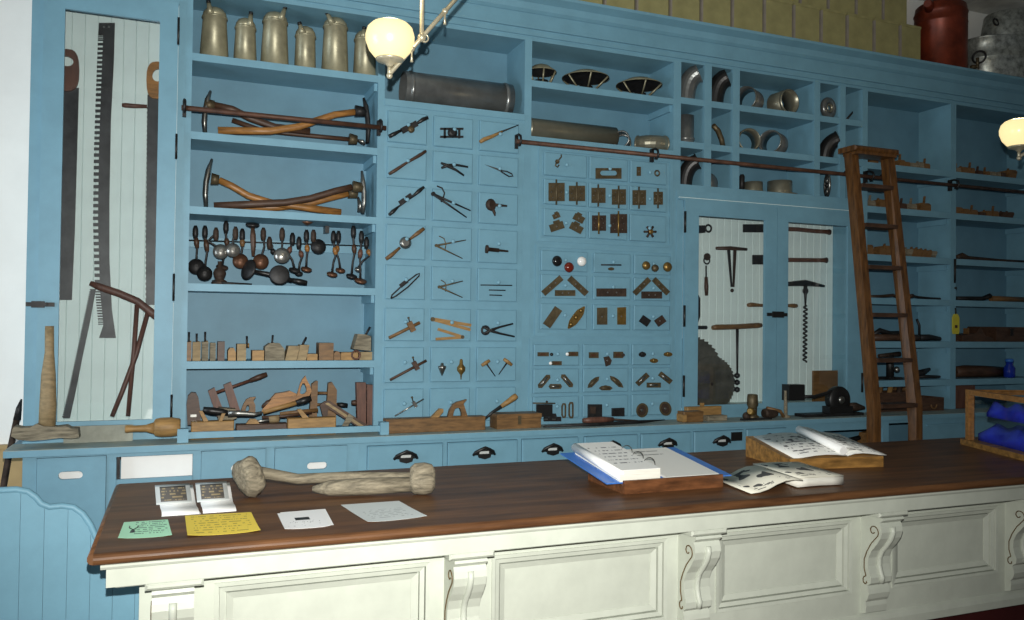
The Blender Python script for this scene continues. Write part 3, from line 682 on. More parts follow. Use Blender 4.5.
leaf(ob_, 'page', 'print_catalogue', 3.125, 3.355, Y0-.0, Y1-.02, [.010, .020, .022, .018, .012, .006], .001, .0045)
MB().tube([(3.105, Y0, zb(Y0)+.034), (3.105, Y1-.02, zb(Y1)+.034)], .021, 12, flat=1.0).build('curled_page', 'paper', ob_)
leaf(ob_, 'page', 'print_catalogue', 3.115, 3.22, Y0, Y1-.02, [.050, .047, .038, .026], .002, .002)
for q_ in (st, ob_): q_.rotation_euler.z = R(-8); q_.location.y -= .05; q_.location.x += .02
for q_ in (bs, bi): q_.location.y -= .19; q_.location.x -= .085
# ---- magazine lying half open
mg = thing('magazine', 'open magazine of leaf drawings lying face up by the counter edge', 'magazine', (2.5, -1.85, ZC))
flat = lambda y: ZC+.001
leaf(mg, 'page', 'print_magazine', 2.205, 2.475, -2.13, -1.80, [.008, .010, .020, .038, .050, .052, .045], .004, .005, flat, .05)
leaf(mg, 'page', 'print_magazine', 2.475, 2.745, -2.08, -1.72, [.045, .046, .045, .042, .040], .004, .006, flat, .06)
leaf(mg, 'under_pages', 'page_edge', 2.49, 2.745, -2.08, -1.73, [.037, .038, .038, .036, .034], .003, .034, flat, .06)
# ---- display case with blue cloth
dc = thing('display_case', 'glazed wooden display case with crumpled blue cloth at the counter end', 'display case', (4.39, -1.31, ZC))
MX = Matrix.Translation(Vector((4.44, -1.30, ZC))) @ Matrix(((-.375, .927, 0, 0), (-.927, -.375, 0, 0), (0, 0, 1, 0), (0, 0, 0, 1)))
# local u (+x) runs towards the customer along the visible side, v (+y) across the case
LL, WW, HH = .78, .55, .335
def db(name, m, a, b, c, d, e, f, par=dc): return MB().box(a, b, c, d, e, f, MX).build(name, m, par)
db('base_board', 'oak', -.02, LL+.02, -.02, WW, 0, .032)
db('post', 'wood_orange', 0, .035, 0, .035, .032, HH); db('post', 'wood_orange', LL-.035, LL, 0, .035, .032, HH); db('post', 'wood_orange', 0, .035, WW-.035, WW, .032, HH); db('post', 'wood_orange', LL-.035, LL, WW-.035, WW, .032, HH)
db('top_rail', 'wood_orange', .035, LL-.035, 0, .03, HH-.03, HH); db('top_rail', 'wood_orange', .035, LL-.035, WW-.03, WW, HH-.03, HH)
db('top_rail', 'wood_orange', 0, .03, .035, WW-.035, HH-.03, HH); db('top_rail', 'wood_orange', LL-.03, LL, .035, WW-.035, HH-.03, HH)
db('side_pane', 'glass', .035, LL-.035, .012, .016, .032, HH-.03); db('top_pane', 'glass', .03, LL-.03, .03, WW-.03, HH-.008, HH-.004)
db('inner_shelf', 'glass', .02, LL-.02, .06, WW-.03, .17, .176)
def cloth(name, u0, u1, v0, v1, z, amp, seed):
    rnd = random.Random(seed); n = 26; m_ = 14; vs = []
    ph = [(rnd.uniform(5, 20), rnd.uniform(5, 22), rnd.uniform(0, 6)) for _ in range(7)]
    for j in range(m_+1):
        for i in range(n+1):
            a, b = i/n, j/m_; e = min(1, 18*a+.45, 18*(1-a)+.45, 14*b+.45, 6*(1-b))
            h = sum(math.sin(p*a+q*b+r) for p, q, r in ph)/7
            vs.append(MX @ Vector((u0+(u1-u0)*a, v0+(v1-v0)*b, z+amp*e*(.65+.75*h))))
    k = len(vs); base = [MX @ Vector((u0+(u1-u0)*(i/n), v0+(v1-v0)*(j/m_), z)) for j in range(m_+1) for i in range(n+1)]; m1 = n+1
    fs = [(j*m1+i, j*m1+i+1, (j+1)*m1+i+1, (j+1)*m1+i) for j in range(m_) for i in range(n)]
    fs += [tuple(k+q for q in f[::-1]) for f in fs]
    rim = [i for i in range(m1)]+[j*m1+n for j in range(1, m_+1)]+[m_*m1+i for i in range(n-1, -1, -1)]+[j*m1 for j in range(m_-1, 0, -1)]
    fs += [(rim[q], k+rim[q], k+rim[(q+1) % len(rim)], rim[(q+1) % len(rim)]) for q in range(len(rim))]
    MB().add(vs+base, fs, True).build(name, 'blue_cloth', None, 'crumpled blue cloth on the '+('floor' if z < .1 else 'glass shelf')+' of the display case', 'cloth')
cloth('cloth', .05, LL-.05, .05, WW-.05, .033, .135, 3); cloth('cloth', .05, LL-.05, .10, WW-.05, .177, .105, 5)

# ================================================================== lamps
def lamp(px, py, label, arm_px, far):
    c = w(px, py, -1.7)
    t = thing('gas_lamp', label, 'lamp', c)
    r = .098
    MB().lathe([(.040, -.078), (.062, -.066), (.084, -.040), (.097, -.005), (.098, .02), (.090, .048), (.072, .066), (.058, .072)], c, (0, 0, 1), 28, cap=False).build('globe', 'lamp_glass', t)
    MB().lathe([(.010, -.106), (.014, -.100), (.022, -.094), (.048, -.086), (.056, -.080), (.056, -.074), (.042, -.073)], c, (0, 0, 1), 20).build('gallery', 'brass_lamp', t)
    MB().tube([c+Vector((0, 0, -.105)), c+Vector((0, 0, -.14))], .009, 8).ball(c+Vector((0, 0, -.142)), .013).build('burner_stem', 'brass_lamp', t)
    b = c+Vector((.0, 0, -.135)); e = arm_px
    MB().tube([b, e], .009, 8).build('arm', 'brass_lamp', t)
    k_ = b.lerp(e, .39); ksz = k_
    MB().tube([ksz, Vector((ksz.x, ksz.y, 4.4))], .009, 8).build('drop_rod', 'brass_lamp', t)
    MB().ball(ksz, .018).torus(ksz+Vector((.012, 0, .0)), .016, .004, (0, 1, 0), 14, 6).build('joint', 'brass_lamp', t)
    for q in (.27, .68):
        p = b.lerp(e, q); MB().ball(p, .013).tube([p, p-Vector((0, 0, .03)), p-Vector((0, 0, .055))], [.006, .004, .007], 6).build('tap', 'brass_lamp', t)
    # far burner, out of the frame at the other end of the arm
    c2 = e+Vector((.0, 0, .135))
    MB().lathe([(.040, -.078), (.062, -.066), (.084, -.040), (.097, -.005), (.098, .02), (.090, .048), (.072, .066), (.058, .072)], c2, (0, 0, 1), 28, cap=False).build('globe', 'lamp_glass', t)
    MB().lathe([(.010, -.106), (.014, -.100), (.022, -.094), (.048, -.086), (.056, -.080), (.056, -.074), (.042, -.073)], c2, (0, 0, 1), 20).build('gallery', 'brass_lamp', t)
    for cc in (c, c2):
        l = bpy.data.lights.new('lamp_flame', 'POINT'); l.energy = 2.5; l.color = (1, .78, .45); l.shadow_soft_size = .05
        o = bpy.data.objects.new('lamp_flame', l); COL.objects.link(o); o.parent = t; o.location = cc-c+Vector((0, 0, .09))
    return t
e1 = w(470, -17, -1.7)
lamp(390, 40.5, 'lit round glass lamp on a brass arm above the tin cans', e1, None)
c_ = w(1019, 133, -1.7)
lamp(1019, 133, 'lit round glass lamp cut off by the right edge', c_+Vector((.46, 0, .10)), None)
# ================================================================== saws in the glazed cabinet
def strip2(pl, pr, Y, th):
    """flat blade between two pixel polylines (left, right) hung at depth Y"""
    return [w(a, b, Y) for a, b in pl]+[w(a, b, Y) for a, b in pr[::-1]], (0, -th, 0)
SY = .296
def toothed(pl, pr, n, tl, Y=SY, th=.004, side=-1, t0=0.0, t1=1.0):
    """blade outline with square comb teeth cut into its left edge"""
    def at(P, t):
        k = t*(len(P)-1); i = min(int(k), len(P)-2); f = k-i
        return (P[i][0]+(P[i+1][0]-P[i][0])*f, P[i][1]+(P[i+1][1]-P[i][1])*f)
    L = []
    for i in range(n):
        a, b = t0+(t1-t0)*i/n, t0+(t1-t0)*(i+.55)/n; c = t0+(t1-t0)*(i+1)/n
        pa, pb = at(pl, a), at(pl, b); q = at(pl, c)
        L += [pa, pb, (pb[0]-side*tl, pb[1]), (q[0]-side*tl, q[1])]
    pre = [p for p in [pl[0]]] if t0 > 0 else []
    post = [pl[-1]] if t1 < 1 else []
    out = pre+L+post
    mb = MB(); m = len(out)
    # quads across the blade row by row keep the comb outline exact
    pts = out
    ys = [p[1] for p in pr]
    def right_at(y):
        for (x0, y0), (x1, y1) in zip(pr, pr[1:]):
            if y0 <= y <= y1: return x0+(x1-x0)*(y-y0)/(y1-y0)
        return pr[0][0] if y < ys[0] else pr[-1][0]
    vs = []; fs = []
    for p in pts:
        a = w(p[0], p[1], Y); b = w(right_at(p[1]), p[1], Y)
        vs += [a, b, a-Vector((0, th, 0)), b-Vector((0, th, 0))]
    for i in range(m-1):
        o = 4*i
        fs += [(o, o+1, o+5, o+4), (o+2, o+6, o+7, o+3), (o, o+4, o+6, o+2), (o+1, o+3, o+7, o+5)]
    fs += [(0, 2, 3, 1), (4*m-4, 4*m-3, 4*m-1, 4*m-2)]
    return mb.add(vs, fs)
cs = thing('crosscut_saw', 'long dark two-man crosscut saw in the middle of the glazed cabinet', 'saw', w(107, 180, SY))
toothed([(99, 23), (98, 40), (96, 90), (94, 150), (93, 220), (95, 290), (98, 320), (99, 338)], [(115, 23), (114, 60), (111, 120), (109.5, 200), (109.5, 260), (112, 310), (116, 338)], 62, 5.0, t0=.10, t1=.90).build('blade', 'blade', cs)
for p in ((104, 27), (109, 27)): MB().lathe([(.006, 0), (.006, .003)], w(p[0], p[1], SY-.004), (0, -1, 0), 10).build('rivet', 'steel', cs)
s1 = thing('hand_saw', 'dark long saw half hidden by the left stile of the glazed cabinet', 'saw', w(70, 180, SY))
toothed([(57, 88), (56, 160), (57, 230), (58, 300)], [(79, 88), (77, 160), (75, 230), (72, 300)], 40, 2.0, side=1, t0=.05, t1=.98).build('blade', 'blade', s1)
def loop_handle(par, pts, hole, m, Y, th=.022):
    """handle outline with a hole, joined by a seam"""
    o = [w(a, b, Y) for a, b in pts]; h = [w(a, b, Y) for a, b in hole]
    # ring of quads between outline and hole (same count)
    n = len(o); vs = o+h+[p-Vector((0, th, 0)) for p in o+h]; k = 2*n
    fs = []
    for i in range(n):
        j = (i+1) % n
        fs += [(i, j, n+j, n+i), (k+i, k+n+i, k+n+j, k+j), (i, k+i, k+j, j), (n+i, n+j, k+n+j, k+n+i)]
    return MB().add(vs, fs).build('handle', m, par)
def ell(cx, cy, rx, ry, n, rot=0.0, sq=1.0):
    out = []
    for i in range(n):
        t = 2*PI*i/n; a, b = rx*math.copysign(abs(math.cos(t))**sq, math.cos(t)), ry*math.copysign(abs(math.sin(t))**sq, math.sin(t))
        out.append((cx+a*math.cos(rot)-b*math.sin(rot), cy+a*math.sin(rot)+b*math.cos(rot)))
    return out
loop_handle(s1, ell(67, 71, 12.5, 21, 20, 0, .7), ell(67, 62, 7, 5, 20, .3), 'wood_red', SY)
s2 = thing('hand_saw', 'one-man crosscut saw with side grip at the right of the glazed cabinet', 'saw', w(153, 180, SY))
toothed([(147.5, 95), (147, 160), (146, 230), (146, 305)], [(170, 95), (166, 160), (162, 230), (158, 305)], 40, .5, side=1, t0=.05, t1=.98).build('blade', 'blade', s2)
loop_handle(s2, ell(157, 81, 10.5, 18.5, 20, 0, .7), ell(158, 76, 5.5, 6.5, 20, .3), 'wood_orange', SY)
MB().tube([w(122, 105, SY-.02), w(125, 105.3, SY-.02), w(134, 106, SY-.02), w(147, 106.5, SY-.02)], [.010, .014, .013, .010], 10).build('side_grip', 'wood_red', s2)
bsw = thing('bow_saw', 'old wooden bow saw leaning on the glazed cabinet planks', 'saw', w(110, 418, .2))
Y0_ = .235
MB().tube([w(90, 283, Y0_), w(100, 287, Y0_), w(118, 293, Y0_), (w(137, 301, Y0_)), w(152, 313, Y0_), w(158, 318, Y0_)], [.014, .021, .022, .022, .024, .022], 10, flat=.7).build('arm', 'wood_red', bsw)
MB().tube([w(137, 305, Y0_), w(134, 350, Y0_-.03), w(128, 416, .19)], [.013, .013, .012], 8).build('rod', 'wood_red', bsw)
MB().tube([w(148, 312, Y0_), w(136, 355, Y0_-.03), w(122, 392, .20), w(112, 416.5, .18)], [.013, .014, .013, .012], 8).build('rod', 'wood_red', bsw)
toothed([(90, 289), (83, 322), (76, 355), (69, 388), (62, 418)], [(96, 289), (90, 322), (83, 355), (76.5, 388), (70, 418)], 60, 1.1, Y=Y0_-.02).build('blade', 'blade', bsw)

# ================================================================== ledge at the left
Yh = -.10
mh = thing('wooden_hammer', 'grey-headed hammer standing on its head with pale handle upright', 'hammer', w(45, 436, -.12))
hp = [(12, 430), (14, 426.5), (22, 428), (30, 427.5), (37, 424), (44, 426.5), (56, 427), (66, 426), (71, 428.5), (78, 429), (79, 437.5), (72, 438.5), (60, 438), (44, 440), (32, 441), (18, 440), (11, 436.5)]
MB().poly([w(a, b, -.19) for a, b in hp], (0, .085, 0)).build('head', 'wood_grey', mh)
MB().tube([w(47, 428, -.15), w(48, 405, -.15), w(48.5, 375, -.15), w(49.5, 352, -.15), w(49.5, 326, -.15)], [.040, .040, .034, .022, .021], 10, flat=.7).build('handle', 'wood_pale', mh)
o_ = w(79, 424, -.03); o2 = w(134, 424, -.03)
bx('board', 'board_grey', None, w(64, 430, -.03).x, w(133, 430, -.03).x, -.045, -.028, ZL, w(110, 425, -.03).z, label='pale unpainted board standing on the ledge behind the hammer head', cat='board')
tm = thing('carving_mallet', 'round turned wooden mallet lying on the ledge with handle to the left', 'mallet', w(165, 438, -.13))
MB().lathe([(.036, 0), (.046, .008), (.052, .035), (.052, .085), (.046, .125), (.040, .132)], w(154, 427.5, -.13), (1, 0, 0), 18).build('head', 'wood_light', tm)
MB().lathe([(.017, 0), (.021, .01), (.017, .05), (.019, .10), (.036, .152)], w(125, 429, -.13), (1, 0, 0), 14).build('handle', 'wood_light', tm)
pk = thing('pike_pole', 'dark iron-tipped pole leaning against the white wall at far left', 'pole', w(5, 480, .1))
MB().tube([(-.93, .02, .0), w(8, 460, .05), w(17, 418, .08)], [.016, .016, .016], 8).build('shaft', 'rust', pk)
MB().tube([w(17, 420, .08), w(19, 408, .085), w(21.5, 399, .09)], [.019, .014, .004], 8).build('tip', 'iron', pk)

# ================================================================== tin cans
def can(bx0, bx1, by, ry, rx0, rx1, tip, label, Y=.13):
    a, b = w(bx0, by, Y), w(bx1, by, Y); rb = (b.x-a.x)/2; c = (a+b)/2; c.z = 3.05
    ra, rb2 = w(rx0, ry, Y), w(rx1, ry, Y); rt = (rb2.x-ra.x)/2; h = ra.lerp(rb2, .5).z-c.z
    t = thing('tin_can', label, 'can', c, 'tapered tin cans on the top shelf')
    MB().lathe([(rb, 0), (rb, .006), (rt*.96, h), (rt*1.05, h+.002), (rt*1.05, h+.010), (rt, h+.012)], c, (0, 0, 1), 24).build('body', 'tin', t)
    MB().lathe([(rt, h+.010), (rt*.93, h+.034), (rt*.70, h+.056), (rt*.3, h+.068), (.004, h+.070)], c, (0, 0, 1), 24).build('dome', 'tin', t)
    tp = w(tip[0], tip[1], Y-.03); s = 1 if tp.x > c.x else -1
    st_ = Vector((c.x+s*rt*.35, Y-rt*.75, c.z+h+.010)); tp.y = Y-rt*.9
    MB().tube([st_, st_.lerp(tp, .5), tp], [.026, .016, .011], 10).build('spout', 'tin', t)
    MB().tube([tp, tp+(tp-st_).normalized()*.016], .0125, 10).build('spout_cap', 'black', t)
    MB().torus(c+Vector((0, rt*.95, h*.62)), h*.22, .006, (1, 0, 0), 16, 6).build('handle', 'tin', t)
can(199, 229, 56, 19.5, 203, 228, (208.5, 5), 'first and tallest tin can from the left on the top shelf')
can(233, 257, 59, 30, 235, 256, (250.5, 16), 'short tin can, second from left on the top shelf, spout right')
can(260, 289, 62, 24, 263, 288, (284, 11), 'tall tin can, third from left on the top shelf, spout right')
can(294, 316, 65, 38, 295, 315.5, (299.5, 26), 'shortest tin can, fourth from left on the top shelf')
can(321, 348.5, 68, 29, 323, 347, (326.5, 16), 'tall tin can, fifth from left on the top shelf, spout left')
can(353, 377, 71, 42, 354, 376, (363, 31), 'tin can half hidden behind the glowing lamp globe')

# ================================================================== adzes
def adze(label, head, edge, poll, handle, Y, hm='wood_mid', rr=(.02, .022, .02), sock='old_brass'):
    hp_ = [w(a, b, Y) for a, b in handle]
    t = thing('adze', label, 'adze', hp_[0])
    e = [w(a, b, Y) for a, b in edge]
    n = len(e); MB().tube(e, [.012]+[.016]*(n-2)+[.007], 8, flat=1.8).build('blade', 'steel' if sock == 'old_brass' else 'iron', t)
    hc_ = w(head[0], head[1], Y)
    MB().tube([w(head[0]-head[2]/2, head[1]-.6, Y), w(head[0]+head[2]/2, head[1]+.6, Y)], [.038, .030], 6, flat=.9).build('eye', sock, t)
    if poll: MB().tube([w(a, b, Y) for a, b in poll], [.018, .007], 6, flat=1.3).build('poll', 'iron', t)
    k = len(hp_); MB().tube(hp_, [rr[0]+(rr[1]-rr[0])*i/(k-1) for i in range(k)], 10, flat=.75).build('handle', hm, t)
adze('dark-handled adze, head at the left end of the upper adze shelf', (209.5, 105, 10), [(205, 133), (204.3, 122), (205, 112), (207.5, 100), (210.5, 91)], None, [(214, 105), (232, 109), (250, 118), (275, 127), (310, 131.5)], .15, 'wood_dark')
adze('light-handled adze, head at the right end of the upper adze shelf', (360.5, 111.5, 11), [(367.5, 143), (368.3, 130), (367.5, 118), (366, 107), (363.5, 98)], None, [(355, 112), (335, 114.5), (315, 121), (300, 126.5), (270, 131), (218, 130.5)], .10, 'wood_orange', sock='iron')
adze('thin dark adze handle lying beneath the two crossed adzes', (353, 139.5, 8), [(365, 144), (362, 142), (357, 140)], None, [(352, 139.5), (320, 136.5), (285, 133), (262, 130.5), (232, 120)], .20, 'wood_dark', (.013, .015))
adze('adze with bright yellow handle, head at the left of the lower adze shelf', (215, 179.5, 8), [(206, 206.5), (205.3, 194), (206, 182), (208.5, 170), (212, 159)], None, [(219, 180), (232, 186), (248, 195.5), (270, 202.5), (305, 207.5), (341, 212.5)], .15, 'wood_orange')
adze('dark-handled adze, head at the right of the lower adze shelf', (357.5, 187, 10), [(362.5, 213.5), (364, 202), (364, 192), (363, 182), (361.8, 171)], None, [(352, 187), (335, 191), (310, 198.5), (285, 202.5), (255, 204), (214, 206)], .09, 'wood_dark')
adze('second adze lying under the dark one on the lower adze shelf', (353, 193.5, 9), [(359, 212), (360, 205), (358, 197)], None, [(348, 193.5), (330, 198), (305, 204.5), (275, 207.5), (235, 207.5)], .20, 'wood_orange')

# ================================================================== braces on the hanging rod
def brace(label, top, disc, r, kind='swing', dm='copper', kink=0, Y=.12, hm='wood_dark', top2=None):
    """bit brace hanging head down: chuck at top, crank in the middle, round pad at the bottom"""
    a, b = w(top[0], top[1], Y), w(disc[0], disc[1], Y); R_ = r*.0065
    t = thing('bit_brace', label, 'brace', a, 'braces hanging on the rod')
    d = (b-a); L = d.length
    sx = Vector((kink*.0065, 0, 0))
    if kind == 'pad':          # pad facing the room
        MB().lathe([(.010, .020), (R_*.55, .012), (R_, .004), (R_, -.003), (R_*.8, -.012), (.004, -.020)], b, (0, -1, .15), 20).build('pad', dm, t)
        pts = [a, a+d*.22, a+d*.26+sx*.4, a+d*.5+sx, a+d*.72+sx*.4, b+Vector((0, .012, R_*.3))]
    else:                      # pad seen from the side
        MB().lathe([(R_*.35, .018), (R_*.9, .012), (R_, .004), (R_*.8, -.006), (.004, -.014)], b, (.15, -.35, 1), 20).build('pad', dm, t)
        pts = [a, a+d*.15, a+d*.34+sx*.5, a+d*.5+sx, a+d*.68+sx*.3, b+Vector((0, 0, .012))]
    MB().tube(pts, [.009, .008, .0065, .0065, .0065, .008], 8).build('crank', 'iron', t)
    MB().tube([a+Vector((0, 0, .02)), a, a-Vector((0, 0, .03)), a-Vector((0, 0, .055))], [.008, .016, .017, .011], 10).build('chuck', 'rust' if hm == 'iron' else 'iron', t)
    if hm != 'iron':
        p, q = pts[2], pts[3]; MB().tube([p.lerp(q, -.1), p.lerp(q, .4), p.lerp(q, 1.0)], [.011, .0165, .011], 10).build('grip', hm, t)
    if top2:
        c = w(top2[0], top2[1], Y-.02); MB().lathe([(.004, .016), (.030, .012), (.038, .004), (.03, -.004), (.008, -.02)], c, (.05, -.25, 1), 18).build('head_knob', dm, t)
brace('dark brace with wide dark pad, first at the left of the hanging braces', (195.5, 229), (196.3, 266.5), 7, 'pad', 'iron', 1, .14)
brace('dark brace with black round pad, second from the left', (205, 229), (204.6, 273.5), 6.5, 'pad', 'black', 2, .10)
brace('large looped brace with bright steel pad near the left end', (216, 231), (220.7, 251.5), 6.6, 'pad', 'bright_steel', -9, .08, hm='iron')
brace('slim brace with chuck standing above the rod by the looped brace', (226, 224), (222, 268), 5.5, 'swing', 'rust', 3, .20)
brace('brace with bright steel pad beside the looped brace', (235.5, 230), (232.8, 250), 6.3, 'pad', 'bright_steel', -1, .07, hm='iron')
brace('brace with copper pad and turned shaft, left of the breast auger', (242.3, 232), (240.4, 261), 6.8, 'pad', 'copper', 1, .12, 'wood_mid')
brace('brace with copper pad right of the breast auger', (263.4, 231), (260.8, 261.5), 7, 'pad', 'copper', 2, .10, hm='iron')
brace('short stubby brace hanging at the middle of the rod', (269.5, 240), (273, 252), 2.6, 'swing', 'iron', 1, .14, hm='iron')
brace('straight brace with brightest steel pad at the middle of the rod', (282.2, 231), (282, 255.5), 7.2, 'pad', 'bright_steel', 0, .07, hm='iron')
brace('crooked brace with dark pad right of the bright middle pad', (292.5, 236), (294.5, 271), 5.5, 'swing', 'iron', -5, .10, 'wood_red', )
brace('crooked brace with dark grip beside the orange-gripped brace', (299, 240), (298.5, 274), 4, 'swing', 'iron', 3, .16, 'wood_red')
brace('brace with orange grip and wide brass top knob', (306.5, 233), (306.2, 270), 5.3, 'swing', 'copper', 1, .12, 'wood_orange', (307, 222))
brace('short hooked brace with large dark round pad', (313.5, 233), (318.3, 246.5), 7, 'pad', 'iron', -1, .10, hm='iron')
brace('brace with brown grip and copper ball pad, left of a pair', (333.5, 234), (332, 275), 5.2, 'swing', 'copper', 3, .12, 'wood_orange')
brace('brace with brown grip and copper ball pad, right of a pair', (338.5, 234), (340.3, 271), 4.8, 'swing', 'copper', -3, .17, 'wood_orange')
brace('tall thin brace with black oval pad near the right end', (353.5, 229), (351.5, 277), 5.4, 'swing', 'black', 2, .12)
brace('straight brace with red-brown pad, last at the right', (361.5, 234), (360.3, 281.5), 6.2, 'swing', 'copper', -1, .10, 'wood_red')
brace('bent brace with orange grip at the extreme right end', (366.5, 240), (358, 270), 3.5, 'swing', 'steel', 8, .17, 'wood_orange')
# breast auger
ba = thing('breast_auger', 'tall breast drill with black disc top and tilted breast plate', 'drill', w(252.5, 225, .1))
MB().lathe([(.006, .014), (.036, .010), (.040, .002), (.034, -.006), (.01, -.016)], w(252.5, 225, .08), (0, -.3, 1), 18).build('disc_top', 'black', ba)
MB().tube([w(252.7, 227, .08), w(253, 236, .08), w(253.3, 246, .08), w(253.2, 256, .08)], [.010, .017, .015, .009], 10).build('shaft', 'wood_dark', ba)
MB().lathe([(.006, .018), (.05, .008), (.062, 0), (.05, -.006), (.01, -.012)], w(248.5, 269.5, .08), (-.75, -.55, .25), 20).build('breast_plate', 'iron', ba)
bd = thing('hand_drill', 'black geared hand drill lying on the shelf under the braces', 'drill', w(280, 284, .07))
MB().tube([w(254, 271.5, .07), w(265, 273.5, .07), w(280, 277, .07), w(292, 280.5, .07)], [.012, .014, .018, .014], 10).build('body', 'black', bd)
MB().lathe([(.01, .012), (.05, .010), (.058, .006), (.058, -.006), (.05, -.010), (.01, -.012)], w(279.5, 275, .05), (0, -1, .1), 22).build('gear_wheel', 'iron', bd)
MB().tube([w(292, 280, .07), w(299, 281.5, .07), w(307, 283, .07)], [.012, .018, .014], 10).build('handle', 'black', bd)
bt = thing('oil_pot', 'small rusty pot with round base standing at the left under the braces', 'pot', w(219, 281, .1))
MB().lathe([(.040, 0), (.046, .010), (.040, .022), (.022, .032), (.030, .045), (.036, .07), (.026, .092), (.012, .10), (.012, .135)], Vector((w(219.5, 281, .09).x, .09, 1.756)), (0, 0, 1), 16).build('body', 'rust', bt)
MB().tube([(w(212, 281, .05).x, .06, 1.775), (w(226, 283, .05).x, .05, 1.764), (w(252, 284, .05).x, .05, 1.762)], [.006, .008, .005], 8).build('auger_bit', 'iron', None, 'thin dark auger bit lying on the shelf under the braces', 'bit')
MB().box(w(325, 230, .25).x, w(329, 230, .25).x, .24, .32, w(327, 233, .25).z, w(327, 225.5, .25).z).build('wall_hook', 'black', None, 'small black wall hook above the short gap between the braces', 'hook')

# ================================================================== planes on the fifth shelf
def blockplane(name, label, x0, x1, ytop, m, iron=None, Y=.08, d=.12, slant=0.0, zsh=1.32, rnd=0.0, group=None, im='iron', ybot=None):
    a, b = w(x0, 356, Y), w(x1, 356, Y); zt = w((x0+x1)/2, ytop, Y).z
    t = thing(name, label, 'plane', Vector(((a.x+b.x)/2, Y+d/2, zsh)), group)
    s = slant*.0065; h = zt-zsh
    if rnd:
        pts = [(a.x, zsh), (b.x, zsh), (b.x, zsh+h*(1-rnd)), (a.x*.25+b.x*.75, zt), (a.x*.75+b.x*.25, zt), (a.x, zsh+h*(1-rnd*.6))]
    else: pts = [(a.x, zsh), (b.x, zsh), (b.x+s, zt), (a.x+s, zt)]
    MB().poly([(p, Y, z) for p, z in pts], (0, d, 0)).build('body', m, t)
    if iron:
        ix, iy, sl_ = iron
        p = w(ix, iy, Y+.03); p.y = Y+.04; q = Vector((p.x-sl_*.0065, Y+.04, zt-.02))
        MB().tube([q, p], [.006, .007], 6, flat=.5).build('iron', im, t)
        MB().tube([q+Vector((.008, .008, 0)), q.lerp(p, .35)+Vector((.010, .008, 0))], [.008, .005], 6).build('wedge', 'wood_light', t)
    return t
def ordl(k): return ORD[k]
PL = [(184.9, 191.3, 342, 'wood_mid', (189, 332, 0)), (192.5, 200.5, 342, 'wood_pale', (196.8, 333.5, 0)), (201.8, 208.3, 341.8, 'wood_grey', (205.3, 331.8, 0)), (210, 215.6, 343, 'wood_grey', None),
      (217.6, 224.6, 341.6, 'wood_dark', None), (228, 235.8, 348, 'wood_light', None), (237, 246, 344, 'wood_pale', (247, 336, 0)), (252.3, 264, 350.5, 'wood_light', None),
      (265, 284.5, 343.3, 'wood_grey', (273, 335, 1)), (285, 296.5, 346, 'wood_pale', None), (297, 306, 345, 'wood_pale', (306.5, 337, 5)), (307, 317.5, 354, 'wood_light', None),
      (319, 333.5, 343, 'wood_mid', None), (334, 340.5, 351.5, 'wood_mid', None), (341, 358, 352.5, 'wood_light', None), (359.5, 376, 352, 'wood_pale', None)]
adj = ['narrow reddish', 'narrow pale', 'narrow grey', 'plain grey', 'black-edged upright', 'small rounded', 'square pale', 'low', 'large grey rounded', 'leaning pale', 'leaning split', 'very low', 'tall brown', 'small brown', 'flat', 'wide pale']
for i, (x0, x1, yt, m, ir) in enumerate(PL):
    blockplane('wooden_plane', adj[i]+' wooden plane, '+ORD[i]+' from left on the plane shelf', x0, x1, yt, m, ir, rnd=(.35 if i in (5, 8, 13) else 0), slant=(3 if i in (9, 10) else 0), group='planes on the plane shelf', Y=.06)
bxw = w(364, 345, .06)
tp_ = thing('smoothing_plane', 'big tilted smoothing plane lying on top of the others at right', 'plane', w(365, 352, .06), 'planes on the plane shelf')
MB().poly([w(353.5, 349, .06), w(371, 351, .06), w(371, 336.5, .06), (w(366, 334.5, .06)), w(358, 334, .06)], (0, .11, 0)).build('body', 'wood_grey', tp_)
MB().tube([w(365, 336, .09), w(370, 327, .09)], .008, 6, flat=.6).build('iron', 'iron', tp_)
MB().torus(w(356, 355, .05), .025, .006, (0, 1, 0), 16, 6).build('scroll_ring', 'wood_red', None, 'curved dark wooden hook lying among the planes at right', 'hook')

# ================================================================== heap of tools on the bottom shelf
def lay(pts, Y): return [w(a, b, Y) for a, b in pts]
def clamp(label, jaws, screws, m, Y, th=.045, hm='wood_dark'):
    t = thing('handscrew_clamp', label, 'clamp', w(*jaws[0][0], Y))
    for j in jaws: MB().poly(lay(j, Y), (0, th, 0)).build('jaw', m, t)
    for (a, b, c) in screws:
        MB().tube([w(*a, Y+th/2), w(*b, Y+th/2)], .009, 8).build('screw', m, t)
        MB().tube([w(*b, Y+th/2), w((b[0]+c[0])/2, (b[1]+c[1])/2, Y+th/2), w(*c, Y+th/2)], [.012, .017, .013], 10).build('handle', hm, t)
clamp('handscrew clamp tilted at left with its long handle pointing up right', [[(208, 391), (214.5, 387.5), (224, 412), (217, 417)], [(223.5, 385), (231, 382), (240, 410), (232, 414)]], [((212, 394), (250, 380.5), (267, 374))], 'wood_red', .12)
clamp('open handscrew clamp of reddish wood behind the yellow saw handle', [[(312, 384), (316, 381), (318, 381), (317, 418), (309, 419)], [(328.5, 383), (332, 382), (337, 390), (336, 418), (326, 418)]], [((310, 404.5), (337, 404.5), (347.5, 405.5)), ((333, 393), (318, 393), (309.5, 393))], 'wood_mid', .16, hm='black')
